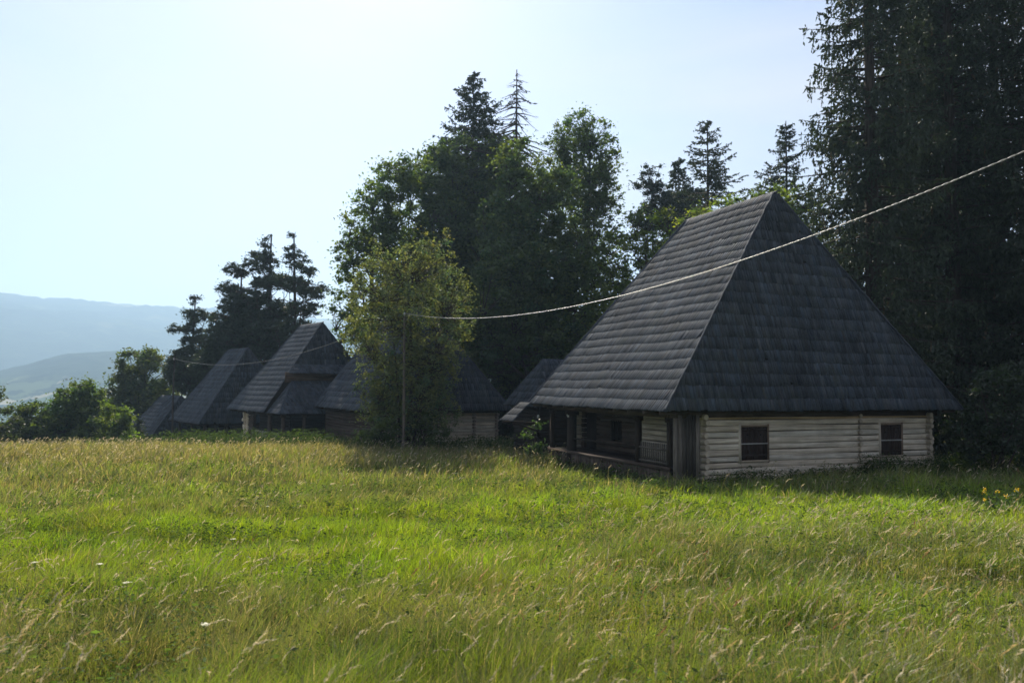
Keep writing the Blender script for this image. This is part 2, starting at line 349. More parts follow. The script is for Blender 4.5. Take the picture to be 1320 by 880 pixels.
def log_wall(mb, P, d, length, z0, n, hl, thick=.16, openings=(), jit=.012, tint=(.8, 1.15), face=-1, topc=None):
    """horizontal hewn logs; P start (x,y), d unit (x,y), the wall's visible side is to the `face` of d"""
    d = np.array([*d, 0.]); nrm = np.array([-d[1], d[0], 0])*face*-1
    nrm = np.array([d[1], -d[0], 0.])
    P = np.array([P[0], P[1], 0.])
    for k in range(n):
        za = z0+k*hl; zb = za+hl
        segs = [(0, length)]
        for (x0, x1, a0, a1) in openings:
            if zb > a0+.05 and za < a1-.05:
                ns = []
                for (s0, s1) in segs:
                    if x0 > s0 and x1 < s1: ns += [(s0, x0), (x1, s1)]
                    else: ns.append((s0, s1))
                segs = ns
        t = random.uniform(*tint); wv = random.uniform(-.035, .035)
        c = np.array([t*(1+wv), t, t*(1-wv)])
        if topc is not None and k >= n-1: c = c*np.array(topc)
        ph = random.random()*9; off = random.uniform(-jit, jit); rv = random.random()*20
        for (s0, s1) in segs:
            m_ = max(2, int((s1-s0)/.35)+1); xs = np.linspace(s0, s1, m_)
            bul = off+.010*np.sin(xs*1.3+ph)+rng.normal(0, .003, m_)
            zt = zb-.006+.010*np.sin(xs*.9+ph*2); zl = za+.008+.010*np.sin(xs*.8+ph*3)
            prof = [(-thick/2, 0), (thick*.42, 0), (thick*.5, .09), (thick*.5+.004, .9), (thick*.40, 1), (-thick/2, 1)]
            V = []
            for (o, h) in prof:
                V.append(P+xs[:, None]*d+(o+bul)[:, None]*nrm+(zl+(zt-zl)*h)[:, None]*np.array([0, 0, 1.]))
            V = np.stack(V, 1); K = len(prof)
            i = np.arange(m_-1)[:, None]*K; j = np.arange(K)[None]; jn = (j+1) % K
            q = np.stack([i+j, i+jn, i+K+jn, i+K+j], -1).reshape(-1, 4)
            uvv = np.stack([np.broadcast_to(xs[:, None]*.6+rv, (m_, K)), np.broadcast_to(np.array([0, 0, .03, .12, .16, .2])[None]+rv+k*.31, (m_, K))], -1)
            mb.add(V.reshape(-1, 3), q, c=c, uv=uvv.reshape(-1, 2))
            for e in (0, m_-1):
                mb.add(V[e], q=[[0, 1, 4, 5], [1, 2, 3, 4]], c=c*.85)
def log_ends(mb, x, y, z0, n, hl, d=(0, -1), reach=.22, r=.075, tint=(.8, 1.1)):
    """the crossing logs' butt ends, stacked at a corner and sticking out along d"""
    d = np.array([*d, 0.])
    for k in range(n):
        zc = z0+(k+.5)*hl+(random.uniform(-.01, .01)); j = random.uniform(-.018, .018)
        t = random.uniform(*tint); rc = random.uniform(.85, 1.12)*r
        lat = np.array([-d[1], d[0], 0])*j
        P0 = np.array([x, y, zc])+lat
        pts = [P0-d*.1, P0+d*(reach*random.uniform(.7, 1.1))]
        mb.tube(pts, [rc*1.02, rc*.96], 8, c=(t*1.02, t, t*.97))
def window(root, x0, x1, z0, z1, y, mats=('logpale', 'shutter', 'palewood')):
    """in a front wall (facing -y) whose outside face is at y"""
    fr = MB(); t = .075; yb = y+.10; yf = y-.025
    fr.box(x0-t, x0, yf, yb, z0-t, z1+t, ax=2, c=(1, 1, 1)); fr.box(x1, x1+t*.5, yf, yb, z0-t, z1+t, ax=2, c=(.4, .33, .3))
    fr.box(x0, x1, yf+.004, yb, z1, z1+t*.7, c=(.5, .42, .38)); fr.box(x0, x1, yf-.02, yb, z0-t*.6, z0, c=(.75, .7, .65))
    f = fr.build('window', M[mats[0]], root)
    for k in range(2):
        s = MB(); xm = (x0+x1)/2; a, bb = (x0+.004, xm-.004) if k == 0 else (xm+.004, x1-.004)
        nb = 3
        for i in range(nb):
            w_ = (bb-a)/nb
            s.box(a+i*w_, a+(i+1)*w_-.004, yb-.09, yb-.06+random.uniform(-.003, .003), z0+.004, z1-.004, ax=2, c=grey(random.uniform(.8, 1.2)))
        xc = (a+bb)/2; zc = z1-.24*(z1-z0)
        s.tube([(xc, yb-.094, zc), (xc, yb-.088, zc)], .028, 10, c=(.12, .1, .1))
        s.box(a+.01, bb-.01, yb-.098, yb-.085, z0+.12, z0+.16, c=grey(1.1)); s.box(a+.01, bb-.01, yb-.098, yb-.085, z1-.1, z1-.06, c=grey(1.1))
        s.build('shutter', M[mats[1]], f)
    s = MB(); s.box(x0+.003, x1-.003, yb-.12, yb-.10, (z0+z1)/2-.02, (z0+z1)/2+.014, c=grey(1)); s.build('crossbar', M[mats[2]], f)
    return f
def posts(root, items, mat='dark'):
    for (x, y, z0, z1, w_) in items:
        s = MB(); s.box(x-w_/2, x+w_/2, y-w_/2, y+w_/2, z0, z1, ax=2)
        s.box(x-w_*.75, x+w_*.75, y-w_*.75, y+w_*.75, z1-.14, z1-.004, c=grey(.9)); s.build('porch_post', M[mat], root)
def plate(root, W, L, eh, inset=.45, mat='dark'):
    s = MB(); i = inset
    s.box(i-.1, W-i+.1, i-.08, i+.1, eh-.2, eh-.03); s.box(i-.1, W-i+.1, L-i-.1, L-i+.08, eh-.2, eh-.03)
    s.box(i-.08, i+.1, i+.1, L-i-.1, eh-.2, eh-.03, ax=1); s.box(W-i-.1, W-i+.08, i+.1, L-i-.1, eh-.2, eh-.03, ax=1)
    y = .25
    while y < L-.1:      # rafter feet
        s.box(.02, .5, y, y+.1, eh-.1, eh-.025); s.box(W-.5, W-.02, y, y+.1, eh-.1, eh-.025); y += .8
    s.build('wall_plate', M[mat], root)
# ------------------------------------------------------------------ the big log house
def big_house():
    g = -2.75; yaw = math.radians(22.9); root = empty('log_house', (3.99, 20.5, g), yaw)
    tag(root, 'large log house with steep hipped shingle roof and two shuttered windows, nearest of the row', 'house', 'log houses under steep shingle roofs')
    W, L, H, i1, i2, eh = 11.0, 8.74, 6.79, 2.1, 2.0, 2.13
    hip_roof(root, W, L, eh, H, i1, i2)
    hl = .168; n = 12; z0 = .02; wy = .55+.08
    xa, xm, xb = 1.52, 7.24, 10.12
    wl = MB(); wn = [(2.84, 3.78, .73, 1.66), (8.1, 8.98, .73, 1.66)]
    ops = [(a-xa-.07, b-xa+.05, c-.05, d+.05) for a, b, c, d in wn]
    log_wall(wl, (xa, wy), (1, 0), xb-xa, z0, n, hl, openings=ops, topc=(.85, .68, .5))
    wl.build('front_wall', M['logpale'], root)
    sw = MB(); log_wall(sw, (xb, wy), (0, 1), L-1.2, z0+hl/2, n-1, hl); log_wall(sw, (xb, L-.6), (-1, 0), xb-xa, z0, n, hl)
    sw.build('side_wall', M['logpale'], root)
    for x in (xa+.06, xm, xb-.02):
        e = MB(); log_ends(e, x, wy-.06, z0, n, hl, reach=.2 if x != xm else .13, r=.08 if x != xm else .065, tint=(.6, 1.0)); e.build('log_ends', M['logpale'], root)
    e = MB(); log_ends(e, xb+.06, wy+.02, z0+hl/2, n-1, hl, d=(1, 0), reach=.22); e.build('log_ends', M['logpale'], root)
    for a, b, c, d in wn: window(root, a, b, c, d, wy-.08)
    # recess wall along the open porch
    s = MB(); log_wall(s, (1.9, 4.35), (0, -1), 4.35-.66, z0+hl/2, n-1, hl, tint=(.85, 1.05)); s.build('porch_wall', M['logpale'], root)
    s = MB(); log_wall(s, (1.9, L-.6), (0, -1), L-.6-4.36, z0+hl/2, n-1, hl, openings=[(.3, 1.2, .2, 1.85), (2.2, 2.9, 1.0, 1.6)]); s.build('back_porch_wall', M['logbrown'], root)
    s = MB(); s.box(1.92, 1.96, L-.9-.9, L-.9, .35, 1.9, ax=2); d_ = s.build('door', M['under'], root)
    s = MB(); s.box(1.88, 1.92, L-.98-.85, L-.93-.85, 1.0, 1.06); s.build('handle', M['dark'], d_)
    s = MB()
    for k in range(5): s.box(1.8, 1.84, L-3.45+k*.15, L-3.42+k*.15, 1.0, 1.62, ax=2)
    s.box(1.86, 1.9, L-3.5, L-2.8, 1.0, 1.6, c=grey(.4)); s.build('barred_window', M['dark'], root)
    # porch floor, skirt, rail
    s = MB(); s.box(.62, 1.84, .72, L-.5, .5, .58, ax=1); s.box(.56, .66, .7, L-.5, .5, .6, ax=1, c=grey(2.2)); s.build('porch_floor', M['dark'], root)
    s = MB(); x = .72
    while x < L-.55:
        s.box(.6, .625+random.uniform(-.006, .006), x, x+.15, -.05, .5, ax=2, c=grey(random.uniform(.7, 1.3))); x += .158
    s.build('porch_skirt', M['logbrown'], root)
    posts(root, [(.68, .78, .6, eh-.2, .15), (.68, 2.4, .6, eh-.2, .14), (.68, 6.6, .1, eh-.2, .24), (.68, 8.1, .1, eh-.2, .14)])
    s = MB(); y = .95
    while y < 2.3: s.box(.66, .69, y, y+.045, .62, 1.2, ax=2, c=grey(.45)); y += .105
    s.box(.64, .71, .86, 2.34, 1.02, 1.07, ax=1, c=grey(.4)); s.box(.64, .71, .86, 2.34, .66, .70, ax=1, c=grey(.4)); s.build('baluster_rail', M['loggrey'], root)
    s = MB(); s.box(.65, .70, 2.47, 6.45, .98, 1.04, ax=1, c=grey(.7)); s.build('hand_rail', M['dark'], root)
    # vertical boards closing the porch end
    s = MB(); x = .6
    while x < xa-.12:
        w_ = random.uniform(.10, .15); s.box(x, x+w_-.012, .52+random.uniform(-.01, .01), .555, .02, eh-.1+random.uniform(-.03, 0), ax=2, c=grey(random.choice((.2, .3, .55, .7)))); x += w_
    s.build('board_screen', M['loggrey'], root)
    plate(root, W, L, eh, .6, 'logbrown')
    s = MB(); s.tube([(.55, 6.6, 1.72), (.53, 6.6, 1.78), (.53, 6.6, 1.84)], [.03, .045, .03], 8); s.build('insulator', M['porcelain'], root)
    # lean-to hood on the back left corner
    s = MB(); shingle_face(s, (-.8, L+.7, eh-.62), (-.8, L-.5, eh-.62), (-.05, L+.5, eh+.02), (-.05, L-.3, eh+.02), .3, tintr=(.5, .8))
    h = s.build('hood', M['shingle'], root)
    s = MB(); s.box(-.75, .1, L-.45, L-.37, eh-.72, eh-.65); s.box(-.75, .1, L+.5, L+.58, eh-.72, eh-.65)
    s.tube([(.3, L-.46, eh-1.0), (-.6, L-.41, eh-.69)], .04, 5); s.build('bracket', M['dark'], h)
    return root
big_house()
def common(root, W, L, eh, H, i1, i2, wallx0, mat, mat2=None, n=10, hl=.18, part=None, **k):
    hip_roof(root, W, L, eh, H, i1, i2, **k)
    plate(root, W, L, eh, .6)
def middle_house():
    g = -3.1; root = empty('log_house', (-6.49, 36, g), math.radians(30.6))
    tag(root, 'smaller grey log house standing half hidden behind the leafy bush-like tree', 'house', 'log houses under steep shingle roofs')
    W, L, H, i1, i2, eh = 7.56, 8.67, 5.2, 2.3, 1.5, 1.9
    hip_roof(root, W, L, eh, H, i1, i2)
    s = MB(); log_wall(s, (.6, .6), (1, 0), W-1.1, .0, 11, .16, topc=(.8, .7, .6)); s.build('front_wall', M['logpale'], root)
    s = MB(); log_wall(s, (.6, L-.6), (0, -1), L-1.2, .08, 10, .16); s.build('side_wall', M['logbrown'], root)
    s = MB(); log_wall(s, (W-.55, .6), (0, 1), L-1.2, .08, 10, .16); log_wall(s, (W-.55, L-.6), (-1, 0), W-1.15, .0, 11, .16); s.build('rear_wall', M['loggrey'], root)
    for x, mt in ((.62, 'logpale'), (W-1.9, 'loggrey'), (W-.6, 'loggrey')):
        e = MB(); log_ends(e, x, .55, 0, 11, .16, reach=.22, tint=(.9, 1.4) if mt == 'logpale' else (.8, 1.1)); e.build('log_ends', M[mt], root)
    plate(root, W, L, eh, .62)
middle_house()
def jettied_house():
    g = -3.55; root = empty('log_house', (-13.48, 43, g), math.radians(36.2))
    tag(root, 'tall log house with a two-tiered roof, skirt hood over a hipped front porch', 'house', 'log houses under steep shingle roofs')
    W, L, H, i1, i2, eh = 7.85, 6.54, 5.19, 1.52, 1.6, 2.03
    roof = hip_roof(root, W, L, eh, H, i1, i2, zfront=2.62)
    s = MB(); f = 2.1/H
    shingle_face(s, (W/2*f-.25, -.15, eh+2.14), (W-W/2*f+.25, -.15, eh+2.14), (W/2*.5+.05, .80, eh+2.68), (W-W/2*.5-.05, .80, eh+2.68), .3)
    s.build('roof_skirt', M['shingle'], roof)
    s = MB(); s.box(1.35, W-1.35, .42, .5, eh+1.6, eh+2.2, c=(1.2, 1.1, 1)); s.build('jetty_wall', M['logbrown'], root)
    s = MB()
    shingle_face(s, (.2, -1.95, eh-.04), (W-.2, -1.95, eh-.04), (1.75, .42, eh+1.72), (W-1.75, .42, eh+1.72), .34)
    shingle_face(s, (.2, .35, eh-.04), (.2, -1.95, eh-.04), (1.75, .60, eh+1.72), (1.75, .42, eh+1.72), .34)
    shingle_face(s, (W-.2, -1.95, eh-.04), (W-.2, .35, eh-.04), (W-1.75, .42, eh+1.72), (W-1.75, .6, eh+1.72), .34)
    pr = s.build('porch_roof', M['shingle'], root)
    s = MB(); s.add([(.26, -1.88, eh-.08), (W-.26, -1.88, eh-.08), (W-.26, .4, eh-.08), (.26, .4, eh-.08), (1.8, .42, eh+1.62), (W-1.8, .42, eh+1.62)],
                    q=[[0, 3, 2, 1], [0, 1, 5, 4], [3, 4, 5, 2]], t=[[0, 4, 3], [1, 2, 5]]); s.build('porch_roof_boards', M['under'], pr)
    s = MB(); log_wall(s, (.7, L-1.9), (0, -1), 1.2, .1, 10, .18, tint=(1, 1.2)); s.build('side_wall', M['logbrown'], root)
    s = MB(); log_wall(s, (1.9, L-.6), (0, -1), L-1.4, .1, 10, .18); log_wall(s, (1.9, .8), (1, 0), W-2.5, .1, 10, .18); log_wall(s, (W-.6, .8), (0, 1), L-1.4, .1, 10, .18); log_wall(s, (W-.6, L-.6), (-1, 0), W-2.5, .1, 10, .18); s.build('room_wall', M['under'], root)
    e = MB(); log_ends(e, .65, L-1.9, .0, 11, .18, d=(0, -1), reach=.35, r=.1, tint=(1.2, 1.7)); log_ends(e, .72, L-1.9, .09, 10, .18, d=(-1, 0), reach=.35, r=.1, tint=(1.2, 1.7)); e.build('log_ends', M['logpale'], root)
    posts(root, [(.55, -1.6, 0, eh-.1, .16), (.5, .3, 0, eh-.05, .2), (1.7, -1.6, 0, eh-.1, .12), (W-.55, -1.6, 0, eh-.1, .16)], 'logbrown')
    s = MB(); y = -1.0
    while y < 2.6: s.box(.5, .53, y, y+.06, .2, .95, ax=2); y += .16
    s.box(.48, .55, -1.05, 2.7, .85, .91, ax=1); s.build('porch_rail', M['loggrey'], root)
    plate(root, W, L, eh, .6)
jettied_house()
def second_house():
    g = -4.85; root = empty('log_house', (-20.5, 52, g), math.radians(38.6))
    tag(root, 'log house with plain hipped roof beside the thin pole, second from the far end', 'house', 'log houses under steep shingle roofs')
    W, L, H, i1, i2, eh = 7.37, 6.95, 5.18, 1.52, 1.56, 2.2
    hip_roof(root, W, L, eh, H, i1, i2)
    s = MB(); log_wall(s, (2.4, .7), (1, 0), W-3.0, .0, 12, .175, topc=(1.6, 1.4, 1.2)); s.build('front_wall', M['logbrown'], root)
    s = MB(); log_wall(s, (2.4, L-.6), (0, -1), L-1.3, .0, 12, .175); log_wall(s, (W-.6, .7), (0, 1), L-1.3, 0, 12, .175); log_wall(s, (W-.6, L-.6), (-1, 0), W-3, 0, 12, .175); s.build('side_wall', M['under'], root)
    posts(root, [(.6, .6, 0, eh-.05, .16), (1.3, .6, 0, eh-.05, .14), (2.0, .6, 0, eh-.05, .16), (.6, 3.4, 0, eh-.05, .15), (.6, 6.2, 0, eh-.05, .16)], 'logbrown')
    plate(root, W, L, eh, .6)
second_house()
def last_house():
    g = -6.1; root = empty('log_house', (-27.15, 60, g), math.radians(44.2))
    tag(root, 'lowest log house at the far end of the row, only its roof above the grass', 'house', 'log houses under steep shingle roofs')
    W, L, H, i1, i2, eh = 4.9, 5.78, 3.0, 1.0, .96, 2.1
    hip_roof(root, W, L, eh, H, i1, i2)
    s = MB()
    log_wall(s, (.6, .6), (1, 0), W-1.2, .0, 12, .17); log_wall(s, (.6, L-.6), (0, -1), L-1.2, .08, 11, .17); log_wall(s, (W-.6, .6), (0, 1), L-1.2, .08, 11, .17); log_wall(s, (W-.6, L-.6), (-1, 0), W-1.2, 0, 12, .17)
    s.build('wall', M['logbrown'], root)
    s = MB(); shingle_face(s, (-.6, L+.9, eh+.0), (-.6, L-1.6, eh+.0), (.7, L+.6, eh+.9), (.7, L-1.2, eh+.9), .3); s.build('lean_to_roof', M['shingle'], root)
    plate(root, W, L, eh, .6)
last_house()
def shed():
    # ridge runs across: the hipped end faces the meadow side
    g = -2.95; root = empty('wooden_shed', (.9, 31.2, g), math.radians(24))
    tag(root, 'small dark shed with hipped shingle roof peeping out behind the big house', 'shed')
    W, L, H, i, eh = 5.2, 3.1, 1.95, 1.15, 2.15
    mb = MB(); R1 = (i, L/2, eh+H); R2 = (W-i, L/2, eh+H)
    A, B, D, E = (0, 0, eh), (W, 0, eh), (W, L, eh), (0, L, eh)
    shingle_face(mb, A, B, R1, R2, .34); shingle_face(mb, B, D, R2, R2, .34); shingle_face(mb, D, E, R2, R1, .34); shingle_face(mb, E, A, R1, R1, .34)
    r = mb.build('roof', M['shingle'], root)
    s = MB(); s.add([(.03, .03, eh-.02), (W-.03, .03, eh-.02), (W-.03, L-.03, eh-.02), (.03, L-.03, eh-.02), (i, L/2, eh+H-.05), (W-i, L/2, eh+H-.05)], q=[[0, 1, 5, 4], [2, 3, 4, 5], [3, 2, 1, 0]], t=[[1, 2, 5], [3, 0, 4]])
    s.build('roof_boards', M['under'], r)
    s = MB(); log_wall(s, (.4, .4), (1, 0), W-.8, 0, 12, .175); log_wall(s, (.4, L-.4), (0, -1), L-.8, .09, 11, .175); log_wall(s, (W-.4, .4), (0, 1), L-.8, .09, 11, .175); log_wall(s, (W-.4, L-.4), (-1, 0), W-.8, 0, 12, .175)
    s.build('wall', M['under'], root)
    s = MB(); s.tube([(.3, .32, 1.7), (.3, .26, 1.76), (.3, .26, 1.82)], [.03, .05, .03], 8); s.build('insulator', M['porcelain'], root)
shed()
# ------------------------------------------------------------------ poles and cables
def pole(name, x, y, top, r, label, mat='pole'):
    g = float(gz(x, y)); root = empty(name, (x, y, g)); tag(root, label, 'pole')
    s = MB(); h = top-g; zz = np.linspace(-.1, h+.15, 9)
    s.tube(np.c_[.02*np.sin(zz), 0*zz, zz], np.linspace(r, r*.7, 9), 9); s.build('shaft', M[mat], root)
    for k, zc in enumerate((h-.02,)):
        s = MB(); s.tube([(0, -r*.6, zc-.1), (.0, -.12, zc-.1), (.0, -.14, zc-.02)], .012, 5); s.tube([(0, -.14, zc-.05), (0, -.14, zc), (0, -.14, zc+.05)], [.035, .045, .025], 8)
        s.build('insulator', M['porcelain'], root)
    return np.array([x, y-.14, top])
P1 = at(522, 404, 33); P0 = at(225, 462, 56); P2 = np.array([8.8, 10, 4.06])
p1 = pole('utility_pole', P1[0], P1[1], P1[2], .07, 'slim wooden pole in front of the bushy tree where the thick pale cable ends')
p0 = pole('utility_pole', P0[0], P0[1], P0[2], .075, 'thin dark pole before the low roof at the far end of the row', 'poledark')
p2 = pole('utility_pole', P2[0], P2[1], P2[2], .11, 'tall wooden pole beyond the right edge holding the cable high')
def cable(name, a, b, sag, r, off, pitch, label, mat='cable'):
    t = np.linspace(0, 1, 900); L = np.linalg.norm(b-a)
    P = a+(b-a)*t[:, None]; P[:, 2] -= 4*sag*t*(1-t)
    d = (b-a)/L; n1 = np.cross(d, [0, 0, 1]); n1 /= np.linalg.norm(n1); n2 = np.cross(d, n1)
    s = MB(); th = t*L/pitch*2*PI
    for k in range(2 if off else 1):
        Q = P+off*(np.cos(th+k*PI)[:, None]*n1+np.sin(th+k*PI)[:, None]*n2)
        s.tube(Q, r, 5)
    o = s.build(name, M[mat], None, smooth=True); tag(o, label, 'cable')
cable('power_cable', p1, p2, 1.25, .0065, .007, .30, 'thick twisted pale cable sagging across the big roof to the upper right')
cable('power_cable', p0, p1, 1.15, .008, .006, .6, 'thin cable sagging across the far roofs between the two poles', 'cabledim')
# ------------------------------------------------------------------ trees
def quadsoup(c, ax1, ax2, col):
    """diamond leaves: centre c, half axes ax1 (long), ax2"""
    n = len(c); V = np.stack([c-ax1, c+ax2-ax1*.1, c+ax1, c-ax2-ax1*.1], 1).reshape(-1, 3)
    return V, np.arange(n*4).reshape(-1, 4), np.repeat(col, 4, 0)
def rand_dirs(n):
    v = rng.normal(size=(n, 3)); return v/np.linalg.norm(v, axis=1)[:, None]
def grow(root, trunk, clusters, nl=12, bark='bark', trad=.25, twig=.02, thin=1.):
    """trunk polyline; limbs to some clusters; twigs to all. World coords -> local by root location"""
    o = np.array(root.location); mb = MB()
    tr = np.array(trunk, float); m_ = len(tr)
    mb.tube(tr-o, np.linspace(trad, trad*.22, m_)*np.r_[1.35, np.ones(m_-1)], 9)
    nodes = [tr[1:]]
    idx = rng.choice(len(clusters), min(nl, len(clusters)), replace=False)
    for i in idx:
        e = clusters[i]; hz = tr[0, 2]+(e[2]-tr[0, 2])*rng.uniform(.45, .72)
        k = np.argmin(abs(tr[:, 2]-hz)); s0 = tr[k].copy()
        t = np.linspace(0, 1, 7)[:, None]; P = s0*(1-t)+e*t; P[:, 2] += np.sin(t[:, 0]*PI)*-.08*np.linalg.norm(e-s0)+0
        P[1:-1] += rng.normal(0, .06, (5, 3))*np.linalg.norm(e-s0)*.3
        rr = trad*.36*thin*(1-k/m_*.5); mb.tube(P-o, np.linspace(rr, rr*.25, 7), 6, cap=False); nodes.append(P[2:])
    nd = np.concatenate(nodes)
    for e in clusters:
        dd = np.linalg.norm(nd-e, axis=1)+np.maximum(0, nd[:, 2]-e[2])*.8; s0 = nd[np.argmin(dd)]
        t = np.linspace(0, 1, 4)[:, None]; P = s0*(1-t)+e*t; P[1:3] += rng.normal(0, .05, (2, 3))
        mb.tube(P-o, [twig*1.6, twig*1.3, twig, twig*.5], 4, cap=False)
    return mb.build('trunk', M[bark], root)
def sample_lobes(lobes, d, spacing, depth=1.0, shell=.5):
    """lobes in photo pixels at distance d -> cluster centres filling real ellipsoids"""
    out = []; s = d/FP
    for lb in lobes:
        cx, cy, rx, ry = lb[:4]; dy = lb[4] if len(lb) > 4 else rng.uniform(-.25, .25)*rx*s
        c = at(cx, cy, d+dy); r = np.array([rx*s, rx*s*depth, ry*s])
        vol = 4/3*PI*r.prod(); n = max(5, int(vol/spacing**3))
        u = rng.random(n)**shell*1.0; p = rand_dirs(n)*(u**(1/1.5))[:, None]
        out.append(c+p*r)
    P = np.concatenate(out)
    keep = []   # thin out crowded centres
    used = set()
    for p in P:
        k = tuple(np.floor(p/(spacing*.62)).astype(int))
        if k in used: continue
        used.add(k); keep.append(p)
    P = np.array(keep); g = gz(P[:, 0], P[:, 1]); return P[P[:, 2] > g+.15]
def broad_tree(name, label, cat, px, d, lobes, col, spacing=.75, per=75, leaf=.13, cr=.5, flat=.75, trad=.22, group=None, droop=0, hue=.2, stems=1, mat='leaf', depth=1.0, narrow=.55, bark='bark', top=None, lean=0):
    x, y = at(px, 500, d)[:2]; g = float(gz(x, y)); root = empty(name, (x, y, g)); tag(root, label, cat, group)
    cl = sample_lobes(lobes, d, spacing, depth)
    ztop = np.percentile(cl[:, 2], 88) if top is None else at(px, top, d)[2]
    t = np.linspace(0, 1, 9); P = np.c_[x+lean*t+.12*np.sin(t*5+px), y+0*t+.1*np.sin(t*4+px*.3), g-.1+(ztop-g)*t]
    tr = grow(root, P, cl, nl=14, trad=trad, bark=bark, twig=.02 if leaf > .11 else .009)
    for k in range(stems-1):
        s = MB(); e = cl[rng.integers(len(cl))]; q = np.array([x+rng.uniform(-.5, .5), y+rng.uniform(-.4, .4), g]); tt = np.linspace(0, 1, 7)[:, None]
        Q = q*(1-tt)+e*tt; Q[:, :2] = q[:2]*(1-tt**1.6)+e[:2]*tt**1.6
        s.tube(Q-np.array(root.location), np.linspace(trad*.6, trad*.15, 7), 6); s.build('stem', M[bark], root)
    n = len(cl); per_ = np.maximum(6, (per*1.9*rng.uniform(.45, 1.4, n)).astype(int)); N_ = per_.sum()
    rep = np.repeat(np.arange(n), per_)
    rr = (cr*rng.uniform(.7, 1.3, n))[rep]
    p = rand_dirs(N_)*np.minimum(abs(rng.normal(0, .62, N_)), 1.7)[:, None]*rr[:, None]; p[:, 2] *= flat; p[:, 2] -= droop*np.hypot(p[:, 0], p[:, 1])**2/(cr+.01)
    c = cl[rep]+p
    a1 = rand_dirs(N_); a1[:, 2] = a1[:, 2]*.6-.25; a1 /= np.linalg.norm(a1, axis=1)[:, None]
    a2 = np.cross(a1, rand_dirs(N_)); a2 /= np.linalg.norm(a2, axis=1)[:, None]+1e-9
    sz = leaf*(1.2 if mat == 'leaf' else 1.1)*rng.uniform(.6, 1.35, N_)*.5
    col = np.array(col)
    cc = col[None]*(1+rng.normal(0, .22, N_))[:, None]; cv = rng.normal(0, hue, n)[rep]
    cc *= np.stack([1+cv*.9, 1+cv*.35, 1-cv*.3], 1)*(1+rng.normal(0, .12, n))[rep][:, None]
    V, q, vc = quadsoup(c-np.array(root.location), a1*sz[:, None], a2*(sz*narrow)[:, None], np.clip(cc, .004, .6))
    mb = MB(); mb.add(V, q, c=vc); mb.build('crown', M[mat], root)
    return root
